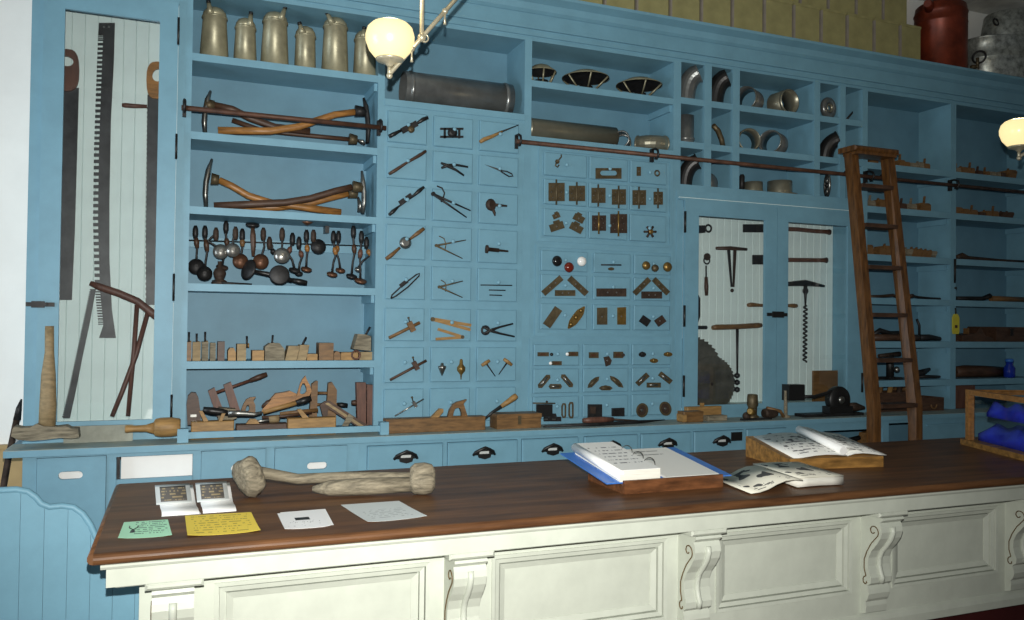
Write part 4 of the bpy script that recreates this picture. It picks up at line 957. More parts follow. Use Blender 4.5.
clamp('upright handscrew clamp with brown handle at the right end', [[(356.5, 382.5), (366, 382.5), (366, 424), (357.5, 424)], [(367, 384.5), (374.5, 385), (373.5, 425), (367, 425)]], [((358, 388), (376, 390.5), (384.5, 392)), ((374, 402), (358, 402.5), (351.5, 402.5))], 'wood_red', .03)
cp = thing('coffin_plane', 'dark round-topped wooden plane standing at the left of the tool heap', 'plane', w(193, 425, .06))
MB().poly(lay([(187.5, 425), (186.5, 405), (188, 396), (191.5, 392.5), (196, 393), (198.5, 398), (200.5, 412), (201, 425)], .06), (0, .06, 0)).build('body', 'wood_dark', cp)
MB().box(w(190.5, 414, .055).x, w(196.5, 414, .055).x, .052, .06, w(193, 417, .055).z, w(193, 414.5, .055).z).build('iron', 'steel', cp)
def bench_plane(label, x0, x1, yt, m, handles, Y, d=.07, hm='wood_light'):
    a, b = w(x0, 432, Y), w(x1, 432, Y); zt = w((x0+x1)/2, yt, Y).z
    t = thing('bench_plane', label, 'plane', Vector(((a.x+b.x)/2, Y+d/2, ZL)))
    MB().cbox(a.x, b.x, Y, Y+d, ZL, zt, .004).build('body', m, t)
    for h in handles: MB().poly(lay(h, Y+.02), (0, .028, 0)).build('handle', hm, t)
    return t
bench_plane('pale bench plane with two slanting handles at the front of the heap', 191, 234, 421.5, 'wood_light', [[(199, 411), (202.5, 411), (208.5, 421.5), (203.5, 421.5)], [(218.5, 421.5), (222, 413.5), (225.5, 413.5), (222, 421.5)]], -.10)
bench_plane('long pale bench plane with one slanting handle at the front right', 288, 336, 418, 'wood_light', [[(297, 409.5), (301, 409), (309, 418), (302.5, 418)]], -.10)
bench_plane('dark low plane squeezed between the two pale bench planes', 236, 287, 424, 'wood_dark', [[(246, 424), (250, 419), (256, 419), (260, 424)]], -.06)
hs = thing('hand_saw', 'handsaw with golden carved handle on top of the tool heap', 'saw', w(290, 400, .05))
loop_handle(hs, [(297, 393), (299.5, 384), (302, 379), (305, 375.5), (306, 379), (309.5, 385), (311, 391), (308, 397), (301, 400), (295, 399)], [(299.5, 391), (300.5, 386), (302, 383), (304, 383), (305, 385), (306, 388), (306, 391), (304, 393.5), (301, 394), (299.5, 393)], 'wood_orange', .04, .025)
MB().poly(lay([(296, 396), (297, 400), (270, 409), (262, 412), (262, 410), (272, 399)], .03), (0, .012, 0)).build('blade_back', 'wood_orange', hs)
sw2 = thing('router_plane', 'carved orange wooden plough plane in the middle of the heap', 'plane', w(285, 405, .06))
MB().poly(lay([(263, 405), (270, 400), (276, 393.5), (284, 392.5), (290, 391), (297, 394), (298, 402), (285, 406), (268, 410)], .065), (0, .05, 0)).build('body', 'wood_orange', sw2)
MB().tube(lay([(262, 407), (268, 402.5), (273, 400.5)], .06), [.008, .016, .010], 8).build('knob', 'wood_dark', sw2)
ch = thing('wood_chisel', 'big chisel with steel blade and black handle across the heap', 'chisel', w(260, 412, .0))
MB().tube(lay([(228, 414), (240, 413.5), (254, 414.5), (262, 412.5)], -.02), [.020, .017, .012, .008], 8, flat=.5).build('blade', 'steel', ch)
MB().tube(lay([(203, 409.5), (212, 411), (222, 412), (229, 413.5)], -.01), [.016, .022, .020, .015], 10).build('handle', 'black', ch)
ch2 = thing('draw_chisel', 'pale wooden gauge with black grip lying on the plough plane', 'gauge', w(280, 408, .02))
MB().tube(lay([(263, 412.5), (280, 407.5), (296, 403)], .0), [.012, .014, .014], 6).build('bar', 'wood_light', ch2)
MB().tube(lay([(296, 403), (304, 400.5), (311, 398)], .0), [.016, .022, .016], 10).build('grip', 'black', ch2)
mk = thing('spokeshave_block', 'rough grey wooden block with iron hole behind the pale plane', 'block', w(228, 416, .05))
MB().poly(lay([(218, 420), (219, 408), (236, 409.5), (237, 418), (230, 421)], .03), (0, .09, 0)).build('body', 'wood_grey', mk)
MB().lathe([(.012, 0), (.012, .004)], w(227.5, 413.5, .031), (0, -1, 0), 12).build('hole_plate', 'black', mk)
fl = thing('plane_tote', 'small curved brown plane tote with open hand hole', 'handle', w(248, 412, .1))
loop_handle(fl, [(240, 412), (243, 404), (246, 399), (250, 397), (255.5, 396.5), (253, 400), (255, 405), (255, 412), (250, 413), (245, 413)], [(245, 410.5), (245.5, 407), (246.5, 405), (247.5, 404.5), (248.5, 405), (249, 406.5), (249, 408.5), (248.5, 410.5), (247.5, 411), (246, 411)], 'wood_mid', .10, .03)
for lb, pts, rr_, m in (('dark rod lying low across the middle of the heap', [(262, 417.5), (285, 416), (312, 412)], .011, 'wood_dark'), ('grey steel bar lying under the dark rod', [(250, 421.5), (262, 421), (280, 418.5)], .009, 'steel'), ('pale wooden wedge lying in front of the dark rods', [(269, 420), (274, 419), (279, 418.5)], .022, 'wood_pale'), ('brown stick lying just behind the long pale plane', [(280, 414), (300, 411.5), (318, 410)], .012, 'wood_mid')):
    MB().tube(lay(pts, .01), rr_, 6, flat=.8).build('tool_bar', m, None, lb, 'bar')
mt = thing('mitre_gauge', 'wooden slotted mitre gauge slanting down towards the right clamp', 'gauge', w(345, 420, .0))
MB().poly(lay([(321, 404), (326, 401), (330, 401), (369, 426), (358, 427)], .0), (0, .014, 0)).build('rail', 'wood_dark', mt)
MB().poly(lay([(325, 403.5), (328, 402.5), (364, 426), (359, 426.3)], -.006), (0, .006, 0)).build('inlay', 'wood_pale', mt)
MB().poly(lay([(342, 426), (349, 413.5), (354, 417), (348, 426)], -.014), (0, .008, 0)).build('stop', 'wood_grey', mt)
MB().poly(lay([(320, 405), (325, 401.5), (329, 402), (327, 420), (324, 420)], .016), (0, .03, 0)).build('fence', 'wood_dark', mt)
# ================================================================== tools mounted on the small drawers
DY = -.018                      # face of the drawers
GT = 'tools mounted on the small drawer fronts'
def F(px, py, o=.010): return w(px, py, DY-o)
def flatp(mb, pts, th=.006, o=0.0): return mb.poly([w(a, b, DY-o) for a, b in pts], (0, -th, 0))
def tb(pts, r, n=8, o=.010, flat=1.0): return MB().tube([F(a, b, o) for a, b in pts], r, n, flat)
def rrect(cx, cy, ww, hh, ang):
    c, s = math.cos(R(ang)), math.sin(R(ang))
    return [(cx+a*c-b*s, cy+a*s+b*c) for a, b in ((-ww/2, -hh/2), (ww/2, -hh/2), (ww/2, hh/2), (-ww/2, hh/2))]
def wt(name, label, cat, p, g=GT): return thing(name, label, cat, w(p[0], p[1], DY), g)
# row 1
t = wt('spokeshave', 'black spokeshave with brass centre in the top left small drawer', 'spokeshave', (409, 128))
tb([(389, 136.5), (394, 134), (401, 130.5)], [.012, .013, .008], flat=.8).build('handle', 'black', t); tb([(416, 124), (423, 119.5), (428, 117.5)], [.008, .013, .011], flat=.8).build('handle', 'black', t)
flatp(MB(), rrect(409, 127.5, 17, 6, -27), .016).build('body', 'iron', t); MB().lathe([(.022, 0), (.022, .008), (.008, .014)], F(411, 129.5, .014), (0, -1, 0), 12).build('adjuster', 'old_brass', t)
t = wt('router_plane', 'black ornate iron frame tool on the top middle small drawer', 'plane', (452, 133))
mb = MB()
for r_ in ((440, 463, 128, 130), (440, 463, 136, 138), (443.5, 445.5, 128, 138.5), (458, 460, 128, 138.5)): flatp(mb, [(r_[0], r_[2]), (r_[1], r_[2]), (r_[1], r_[3]), (r_[0], r_[3])], .010)
mb.build('frame', 'iron', t); MB().lathe([(.03, 0), (.032, .012), (.014, .022)], F(452, 133, 0), (0, -1, 0), 12).build('boss', 'iron', t)
t = wt('file', 'rasp with pale wooden handle on the top right small drawer', 'file', (500, 133))
tb([(480, 142), (484, 139.5), (493, 136), (502, 131.5)], [.011, .014, .011, .008]).build('handle', 'wood_light', t); tb([(502, 131.5), (518.5, 125)], [.006, .003]).build('blade', 'iron', t)
# row 2
t = wt('sharpening_steel', 'straight brown rod across the second-row left small drawer', 'rod', (407, 162))
tb([(389, 174), (395, 170.5), (407, 162.5), (420, 155), (426, 151)], [.009, .011, .008, .011, .009]).build('rod', 'wood_dark', t)
def pliers(name, label, cat, piv, jaw, l1, l2, r=.0065, m='iron', ring=None):
    t = wt(name, label, cat, piv)
    tb([jaw[0], piv, l1[0], l1[1]], [r*.9, r*1.5, r, r*.8]).build('lever', m, t); tb([jaw[1], piv, l2[0], l2[1]], [r*.9, r*1.5, r, r*.8], o=.016).build('lever', m, t)
    MB().lathe([(.010, 0), (.010, .012)], F(piv[0], piv[1], .012), (0, -1, 0), 10).build('rivet', 'steel', t)
    if ring: MB().torus(F(*ring[:2]), ring[2]*.0068, r*1.1, (0, 1, 0), 16, 6).build('jaw', m, t)
    return t
pliers('pliers', 'dark pliers on the second-row middle small drawer', 'pliers', (447, 165.5), [(441, 163), (441.5, 168)], [(457, 165), (468, 167)], [(456, 170), (464, 175.5)], .008)
t = wt('keyhole_saw', 'small pointed saw with looped handle on the second-row right drawer', 'saw', (498, 170))
flatp(MB(), [(484.5, 164.5), (501, 169.5), (501, 172)], .004).build('blade', 'steel', t); MB().tube([F(*p) for p in ((501, 170.5), (507, 171.5), (512, 174), (513, 176), (509, 176.5), (504, 173.5), (501, 171.5))], .0045, 6).build('handle', 'iron', t)
# row 3
t = wt('spokeshave', 'dark spokeshave across the third-row left small drawer', 'spokeshave', (406, 200))
tb([(389, 215), (393, 211.5), (398, 207)], [.009, .013, .007]).build('handle', 'black', t); tb([(412, 197), (419, 191), (424, 187)], [.007, .013, .009]).build('handle', 'black', t)
tb([(398, 207), (412, 197)], .006).build('back_bar', 'iron', t); flatp(MB(), rrect(401.5, 201.5, 6, 4, -35), .014).build('block', 'iron', t); flatp(MB(), rrect(408.5, 196.5, 6, 4, -35), .014).build('block', 'iron', t)
def divider(label, piv, l1, l2, arc, m='rust', r=.005):
    t = wt('dividers', label, 'dividers', piv)
    tb([piv, l1], [r*1.3, r*.6]).build('leg', m, t); tb([piv, l2], [r*1.3, r*.6], o=.012).build('leg', m, t)
    MB().lathe([(r*2, 0), (r*2, .012)], F(*piv, .004), (0, -1, 0), 10).build('joint', m, t); MB().tube([F(*p, .008) for p in arc], r*.7, 6).build('wing', m, t)
divider('large dark dividers with curved wing on the third-row middle drawer', (433, 194), (470.5, 210.6), (466.6, 217.4), [(437, 186), (442, 188), (444.5, 193), (443.5, 197), (441, 202)], 'iron', .007)
t = wt('auger_tool', 'dark lumpy auger head on the third-row right small drawer', 'auger', (493, 206))
MB().lathe([(.012, -.01), (.036, 0), (.040, .012), (.026, .028)], F(490, 205, .0), (.3, -1, 0), 12).build('bell', 'rust', t); tb([(492, 204.5), (507, 206)], [.012, .006]).build('shank', 'rust', t); tb([(492, 207), (494.5, 213), (495, 216)], [.012, .010, .004]).build('lug', 'rust', t)
# row 4
t = wt('spoke_pointer', 'two-handled turning tool with round steel centre on the fourth-row left drawer', 'tool', (405, 243))
tb([(386, 259), (391, 255.5), (400, 247.5)], [.011, .013, .008]).build('handle', 'wood_mid', t); tb([(410, 239), (418, 233), (424, 228.5)], [.008, .013, .011]).build('handle', 'wood_mid', t)
MB().lathe([(.036, 0), (.038, .012), (.020, .022)], F(405, 243, 0), (0, -1, 0), 16).build('hub', 'steel', t)
divider('dividers opened wide on the fourth-row middle small drawer', (436, 245.6), (466, 240), (462.5, 258.5), [(439, 236), (444, 238.5), (446, 244), (445, 250)], 'old_brass')
t = wt('bolt', 'short dark bolt lying level on the fourth-row right drawer', 'bolt', (498, 250))
MB().lathe([(.012, 0), (.026, .003), (.027, .014), (.013, .018), (.013, .09), (.008, .094), (.006, .155)], F(485.5, 249, .014), (1, 0, -.05), 12).build('shank', 'rust', t)
# row 5
t = wt('scraper', 'narrow two-ended scraper frame on the fifth-row left drawer', 'scraper', (405, 287))
mb = MB(); mb.tube([F(*p) for p in ((391, 298.5), (396, 296), (408, 287), (419, 276), (419.5, 273.5), (416.5, 274.5), (404, 284), (392, 295), (391, 298.5))], .005, 6).build('frame', 'iron', t)
flatp(MB(), rrect(403.5, 283.5, 9, 4, -38), .012).build('blade_clamp', 'iron', t)
divider('small dividers opened wide on the fifth-row middle drawer', (439, 287), (463, 281), (462.5, 297.5), [(441, 280), (445, 282.5), (446, 287), (445.5, 291.5)], 'old_brass')
for (a, b, y), lb in (((480.6, 512, 285), 'longest of three thin rods on the fifth-row right drawer'), ((489, 505.4, 290), 'middle of three thin rods on the fifth-row right drawer'), ((489.6, 502, 295), 'shortest of three thin rods on the fifth-row right drawer')):
    tb([(a, y), (b, y+.4)], .0042, 6, o=.004).build('needle_file', 'iron', None, lb, 'file', GT)
# row 6
def gauge(label, a, b, h, m, hw=7.0, th=.011):
    t = wt('marking_gauge', label, 'gauge', h); tb([a, b], th, 6).build('beam', m, t)
    ang = math.degrees(math.atan2(b[1]-a[1], b[0]-a[0])); flatp(MB(), rrect(h[0], h[1], hw*.75, hw*1.45, ang), .026).build('head', m, t)
    MB().lathe([(.004, 0), (.004, .02), (.008, .022), (.006, .03)], F(h[0]-1, h[1]-hw*.7, .012), (-.3, 0, 1), 8).build('thumb_screw', 'old_brass', t)
gauge('brown marking gauge on the sixth-row left small drawer', (389, 338), (419.7, 322.6), (410.6, 326.6), 'wood_mid')
t = wt('folding_rule', 'long folding rule opened narrow at top of the sixth-row middle drawer', 'ruler', (450, 323))
flatp(MB(), rrect(451, 322, 40.5, 3, 9.5), .006).build('leg', 'wood_light', t); flatp(MB(), rrect(451, 324.5, 40, 3, 15.5), .005, .006).build('leg', 'wood_light', t); MB().lathe([(.014, 0), (.014, .013)], F(432.5, 319.3, 0), (0, -1, 0), 10).build('joint', 'old_brass', t)
t = wt('folding_rule', 'short folding rule opened at bottom of the sixth-row middle drawer', 'ruler', (450, 334))
flatp(MB(), rrect(450, 333, 26, 2.8, 17.5), .006).build('leg', 'wood_light', t); flatp(MB(), rrect(449, 338.2, 27, 2.8, -4), .005, .006).build('leg', 'wood_light', t); MB().lathe([(.012, 0), (.012, .013)], F(462, 337, 0), (0, -1, 0), 10).build('joint', 'old_brass', t)
pliers('pincers', 'dark round-jawed pincers on the sixth-row right drawer', 'pincers', (490, 330.5), [(482.5, 326.5), (483, 334)], [(500, 327), (513, 323.7)], [(500, 333.5), (514.5, 336.6)], .007, ring=(485.5, 330.3, 3.6))
# row 7
gauge('long thin marking gauge on the seventh-row left drawer', (390, 380), (426.4, 360.5), (415, 365.5), 'wood_dark', 6, .009)
t = wt('plumb_bob', 'small grey conical plumb bob on the seventh-row middle drawer', 'plumb bob', (442, 370))
MB().lathe([(.004, 0), (.024, .045), (.026, .058), (.012, .062), (.008, .078)], F(442, 375.5, .026), (0, 0, 1), 14).build('bob', 'steel', t)
t = wt('plumb_bob', 'larger brass plumb bob on the seventh-row middle drawer', 'plumb bob', (461, 370))
MB().lathe([(.003, 0), (.006, .03), (.026, .055), (.027, .075), (.012, .095), (.010, .12), (.005, .128)], F(461, 379.5, .027), (0, 0, 1), 14).build('bob', 'brass', t)
def gimlet(label, h0, h1, s0, s1):
    t = wt('gimlet', label, 'gimlet', s0); tb([h0, ((h0[0]+h1[0])/2, (h0[1]+h1[1])/2), h1], [.010, .013, .010]).build('handle', 'wood_light', t); tb([s0, s1], [.006, .003], 6).build('shaft', 'iron', t)
gimlet('T-handled gimlet, left of the two on the seventh-row right drawer', (481.7, 365.5), (489.6, 360.5), (486, 363), (495.3, 376.3)); gimlet('T-handled gimlet, right of the two on the seventh-row right drawer', (503.9, 359), (511.8, 365), (507.5, 362), (498.7, 374.5))
# row 8
gauge('thin steel trammel gauge on the bottom-row left drawer', (394.8, 416), (423.7, 399), (414, 404), 'steel', 4, .005)
# stand-alone tools on the ledge in front
jp = thing('jointer_plane', 'long dark brown jointer plane lying on the ledge', 'plane', w(435, 433, -.14))
a_, b_ = w(386, 430, -.16), w(485.5, 428, -.16)
MB().cbox(a_.x, b_.x, -.16, -.08, ZL, w(430, 418, -.16).z, .003).build('body', 'wood_mid', jp)
loop_handle(jp, [(446.5, 417), (448.5, 409.5), (452, 404), (456, 401.5), (460, 400.5), (465.5, 399), (462, 402.5), (464, 409), (466.5, 416.5), (456, 417.5)], [(451.5, 415.5), (452.3, 411.5), (453.5, 408.5), (455, 407.5), (456.5, 407.2), (458.3, 407.5), (459.2, 409), (460.3, 412), (460.5, 415.5), (456, 415.7)], 'wood_mid', -.11, .03)
MB().poly([w(*p, -.115) for p in ((429, 418), (438.5, 408.2), (442, 408.5), (442, 411.5), (436, 418))], (0, -.03, 0)).build('wedge', 'wood_light', jp)
ck = thing('chisel', 'chisel with pale handle leaning on the small wooden box', 'chisel', w(500, 410, -.12))
MB().tube([w(485, 418.5, -.13), w(492, 412.5, -.13), (w(501, 406.5, -.125))], [.008, .009, .012], 8).build('blade', 'blade', ck)
MB().tube([w(501, 406.5, -.125), w(507, 402.5, -.125), w(514, 397.5, -.125), w(516.5, 395.5, -.125)], [.012, .016, .020, .017], 10).build('handle', 'wood_light', ck)
wb = thing('wooden_box', 'small lidded wooden box with brass clasp on the ledge', 'box', w(518, 432, -.12))
a_, b_ = w(497, 430, -.16), w(541, 428, -.16); zt = w(519, 413.8, -.16).z
bx('body', 'wood_mid', wb, a_.x, b_.x, -.16, -.03, ZL, zt-.032); bx('lid', 'wood_mid', wb, a_.x-.003, b_.x+.003, -.163, -.027, zt-.03, zt)
MB().box((a_.x+b_.x)/2-.010, (a_.x+b_.x)/2+.010, -.170, -.163, zt-.065, zt-.012).build('clasp', 'old_brass', wb)
lf = thing('long_rasp', 'long thin blade with brown handle lying along the ledge', 'rasp', w(600, 428, -.13))
MB().tube([Vector((w(p, 427, -.19).x, y, ZL+.013)) for p, y in ((543, -.20), (600, -.19), (645, -.15), (672, -.10))], [.006, .012, .012, .003], 6).build('blade', 'iron', lf)
MB().tube([Vector((w(p, 424, -.155).x, -.155, ZL+.036)) for p in (583, 590, 602, 613)], [.014, .021, .021, .015], 10).build('handle', 'wood_red', lf)
MB().tube([Vector((w(613, 424, -.155).x, -.155, ZL+.036)), Vector((w(640, 424, -.15).x, -.152, ZL+.02))], [.008, .004], 6).build('tang', 'rust', lf)

# ================================================================== hardware on the second drawer bank
GH = 'hardware mounted on the drawer fronts'
def O(px, py, oy): return (520+px/5.635, oy+py/5.635)
def plate(label, pts, m, name='plate', cat='plate', th=.007, hole=None):
    t = flatp(MB(), pts, th).build(name, m, None, label, cat, GH)
    for h in hole or ():
        MB().lathe([(.0055, 0), (.0055, .0025)], F(h[0], h[1], th), (0, -1, 0), 8).build('screw', 'bright_steel', t)
    return t
def hinge(label, x0, x1, y0, y1, oy, pin=20, m='old_brass', pm='old_brass'):
    a, b = O(x0, y0, oy), O(x1, y1, oy); cx, cy = (a[0]+b[0])/2, (a[1]+b[1])/2
    t = wt('butt_hinge', label, 'hinge', (cx, cy), 'butt hinges on the drawer fronts')
    for s in (0, 1):
        xa, xb = (a[0], cx-.5) if s == 0 else (cx+.5, b[0])
        lf_ = flatp(MB(), [(xa, a[1]), (xb, a[1]), (xb, b[1]), (xa, b[1])], .006).build('leaf', m, t)
        for q in (.2, .5, .8): MB().lathe([(.0045, 0), (.0045, .002)], F((xa+xb)/2+(1 if s else -1)*(.8 if q == .5 else -.6), a[1]+(b[1]-a[1])*q, .006), (0, -1, 0), 8).build('screw_hole', 'steel', lf_)
    MB().tube([F(cx, a[1]-pin/5.635, .010), F(cx, b[1]+pin/5.635, .010)], .0065, 8).build('pin', pm, t)
T_ = 140
t = wt('hook_latch', 'small brass coat hook on the top left hardware drawer', 'hook', O(210, 120, T_), GH)
MB().lathe([(.016, 0), (.014, .008)], F(*O(210, 122, T_), 0), (0, -1, 0), 10).build('base', 'old_brass', t); tb([O(208, 125, T_), O(222, 108, T_), O(233, 95, T_), O(232, 82, T_)], .005, 6, .018).build('arm', 'old_brass', t); tb([O(205, 125, T_), O(200, 145, T_), O(212, 153, T_), O(220, 140, T_)], .005, 6, .016).build('lower_hook', 'old_brass', t)
# plate with an oval slot
t = wt('slot_plate', 'rectangular brass plate with an oval slot on the top middle drawer', 'plate', O(497, 190, T_), GH)
o_pts = []; i_pts = []
for i in range(24):
    th = 2*PI*i/24; c, s = math.cos(th), math.sin(th); k_ = max(abs(c), abs(s)); o_pts.append(O(497+72*c/k_, 189+30*s/k_, T_)); i_pts.append(O(497+(32*(1 if c > .01 else -1 if c < -.01 else 0))+16*c, 187+14*s, T_))
n = 24; vs = [w(a, b, DY) for a, b in o_pts+i_pts]; vs += [p-Vector((0, .008, 0)) for p in vs]; k = 2*n; fs = []
for i in range(n):
    j = (i+1) % n; fs += [(i, j, n+j, n+i), (k+i, k+n+i, k+n+j, k+j), (i, k+i, k+j, j), (n+i, n+j, k+n+j, k+n+i)]
MB().add(vs, fs).build('plate', 'old_brass', t)
plate('small upright brass keyhole plate on the top right hardware drawer', rrect(*O(668, 177, T_), 4, 9, 0), 'old_brass', 'keyhole_plate', 'plate', .006, [O(668, 177, T_)])
MB().torus(F(*O(773, 187, T_), .004), .018, .006, (0, 1, 0), 14, 6).build('oval_ring', 'old_brass', None, 'tiny oval brass ring on the top right hardware drawer', 'ring', GH)
for i, (a, b, c, d) in enumerate(((160, 250, 242, 345), (275, 365, 258, 345), (402, 480, 270, 355), (517, 595, 278, 365), (633, 708, 283, 367), (752, 803, 292, 365))):
    hinge(('largest', 'second', 'third', 'fourth', 'fifth', 'smallest and last')[i]+' butt hinge from the left in the six-hinge row', a, b, c, d, T_)
hinge('dark butt hinge with bright pin below the six-hinge row', 405, 483, 425, 512, T_, 18, 'rust', 'brass'); hinge('largest dark butt hinge with bright pin, below the row', 508, 602, 418, 525, T_, 18, 'rust', 'brass')
for (cx, cy, ww, hh, an), lb in (((203, 428, 7, 5, -22), 'upper small corner catch, left pair'), ((206, 488, 14, 7.5, -18), 'lower larger corner catch, left pair'), ((330, 442, 11, 6.5, 28), 'upper small corner catch, right pair'), ((316, 496, 13, 7, 28), 'lower larger corner catch, right pair')):
    p = O(cx, cy, T_); tt = plate(lb+' on the third hardware row', rrect(*p, ww, hh, an), 'old_brass', 'corner_catch', 'catch', .007, [p])
    flatp(MB(), rrect(p[0]+.15*hh*math.sin(R(an)), p[1]-hh*.62, ww*.45, hh*.4, an), .009).build('tongue', 'old_brass', tt)
t = wt('star_knob', 'dark brass cross-shaped valve wheel on the third-row right drawer', 'knob', O(733, 517, T_), GH)
c = O(733, 517, T_); MB().lathe([(.02, 0), (.02, .012), (.012, .02)], F(*c, 0), (0, -1, 0), 12).build('hub', 'brass', t)
for an in range(0, 360, 60):
    q = (c[0]+6*math.cos(R(an)), c[1]+6*math.sin(R(an))); tb([c, q], [.006, .009], 6).build('arm', 'rust', t)
T_ = 240
for (cx, cy, r_, m), lb in (((200, 120, 27, 'porcelain_black'), 'round black porcelain door knob'), ((267, 155, 26, 'porcelain_red'), 'round dark red porcelain door knob'), ((338, 122, 25, 'porcelain_white'), 'round white porcelain door knob'), ((700, 145, 23, 'brass'), 'left brass door knob of three'), ((750, 160, 20, 'old_brass'), 'small middle brass door knob of three'), ((820, 153, 26, 'brass'), 'right brass door knob of three')):
    rr = r_/5.635*.0075; MB().lathe([(rr*.5, 0), (rr*.45, .010), (rr*.9, .016), (rr, .026), (rr*.85, .038), (rr*.45, .046), (.002, .048)], F(*O(cx, cy, T_), 0), (0, -1, 0), 18).build('door_knob', m, None, lb+' on the knob row', 'knob', GH)
tb([O(458, 140, T_), O(570, 141, T_)], .0055, 6, .005).build('spindle', 'iron', None, 'thin dark spindle rod on the knob row', 'rod', GH)
flatp(MB(), ell(*O(512, 163, T_), 3, 1.6, 14), .006).build('escutcheon', 'old_brass', None, 'tiny pale oval escutcheon under the spindle rod', 'plate', GH)
def strap(lb, a, b, wd, m='old_brass', name='push_plate', cat='plate', sc=True):
    a, b = O(*a, T_), O(*b, T_); L = math.hypot(b[0]-a[0], b[1]-a[1]); an = math.degrees(math.atan2(b[1]-a[1], b[0]-a[0]))
    p = rrect((a[0]+b[0])/2, (a[1]+b[1])/2, L, wd/5.635, an); hs = [(a[0]+(b[0]-a[0])*q, a[1]+(b[1]-a[1])*q) for q in (.38, .68)] if sc else None
    return plate(lb, p, m, name, cat, .007, hs)
strap('left slanting door plate of the peaked trio, left drawer', (130, 302), (232, 212), 34); strap('right slanting door plate of the peaked trio, left drawer', (276, 214), (374, 304), 34); strap('level short door plate of the peaked trio, left drawer', (196, 299), (310, 299), 33)
strap('long dark level door plate alone on the middle drawer', (430, 296), (597, 296), 46, 'rust'); strap('left slanting door plate of the peaked trio, right drawer', (643, 303), (727, 220), 30); strap('right slanting door plate of the peaked trio, right drawer', (752, 220), (833, 302), 30); strap('level dark door plate of the peaked trio, right drawer', (683, 310), (798, 310), 40, 'rust')
strap('plain slanting brass plate left of the ornate leaf plate', (148, 484), (216, 386), 48, 'old_brass', sc=False)
t = wt('ornate_plate', 'ornate golden leaf-shaped door plate on the sixth-row left drawer', 'plate', O(316, 437, T_), GH)
lfp = []
for i in range(24):
    q = i/24*2*PI; aa, bb = 78*math.cos(q), 26*math.sin(q)*(1-.35*abs(math.cos(q)))*(1+.12*math.cos(6*q)); an = math.atan2(-137, 102); lfp.append(O(316+aa*math.cos(an)-bb*math.sin(an), 437+aa*math.sin(an)+bb*math.cos(an), T_))
flatp(MB(), lfp, .007).build('plate', 'brass', t)
for q in (-.35, 0, .35): MB().lathe([(.014, 0), (.010, .006), (.003, .010)], F(*O(316+102*q*.8, 437-137*q*.8, T_), .007), (0, -1, 0), 10).build('boss', 'brass', t)
plate('left upright brass letter plate on the sixth-row middle drawer', [O(*p, T_) for p in ((433, 382), (490, 380), (490, 477), (433, 477))], 'old_brass', 'letter_plate', 'plate', .007, [O(462, 432, T_)]); plate('right upright brass letter plate on the sixth-row middle drawer', [O(*p, T_) for p in ((547, 380), (595, 378), (595, 477), (547, 477))], 'brass', 'letter_plate', 'plate', .007, [O(571, 430, T_)])
plate('left dark square bolt plate on the sixth-row right drawer', rrect(*O(702, 456, T_), 9.5, 7.5, 35), 'iron', 'bolt_plate', 'plate', .010); plate('right dark square bolt plate on the sixth-row right drawer', rrect(*O(788, 456, T_), 9.5, 7.5, -35), 'rust', 'bolt_plate', 'plate', .010, [O(788, 456, T_)])
T_ = 330
def latch(lb, x0, x1, y0, y1, knobx=None, km='porcelain_white', an=0, m='old_brass'):
    c = O((x0+x1)/2, (y0+y1)/2, T_); tt = plate(lb, rrect(*c, (x1-x0)/5.635, (y1-y0)/5.635, an), m, 'cupboard_latch', 'latch', .010)
    flatp(MB(), rrect(*c, (x1-x0)/5.635*.5, (y1-y0)/5.635*.45, an), .006, .010).build('slide', 'copper', tt)
    if knobx: MB().ball(F(*O(knobx, (y0+y1)/2+1, T_), .016), .0115).build('knob', km, tt)
latch('top left latch with small knob, seventh hardware row', 98, 160, 125, 148, 178, 'iron'); latch('latch with white knob at top right of the left drawer', 272, 325, 122, 148, 266); latch('latch with white knob at bottom of the left drawer', 180, 232, 175, 198, 172)
latch('square left latch on the seventh-row middle drawer', 387, 440, 125, 158); latch('rounded right latch on the seventh-row middle drawer', 525, 578, 122, 158, 582, 'rust')
plate('five-sided dark latch hanging at bottom of the middle drawer', [O(*p, T_) for p in ((470, 152), (498, 147), (514, 172), (505, 196), (482, 205))], 'rust', 'cupboard_latch', 'latch', .010, [O(492, 172, T_)])
def turnb(lb, cx, cy, ww, hh, m):
    t = wt('thumb_turn', lb, 'latch', O(cx, cy, T_), GH); flatp(MB(), ell(*O(cx, cy, T_), ww/5.635/2, hh/5.635/2, 14), .008).build('rose', m, t); tb([O(cx, cy+8, T_), O(cx, cy-hh*.55, T_)], [.009, .005], 6, .016).build('turn', m, t)
turnb('left thumb turn with upright stem on the seventh-row right drawer', 688, 138, 40, 30, 'iron'); turnb('bottom brass thumb turn on the seventh-row right drawer', 753, 173, 46, 26, 'brass'); turnb('right brass thumb turn on the seventh-row right drawer', 832, 137, 48, 26, 'brass')
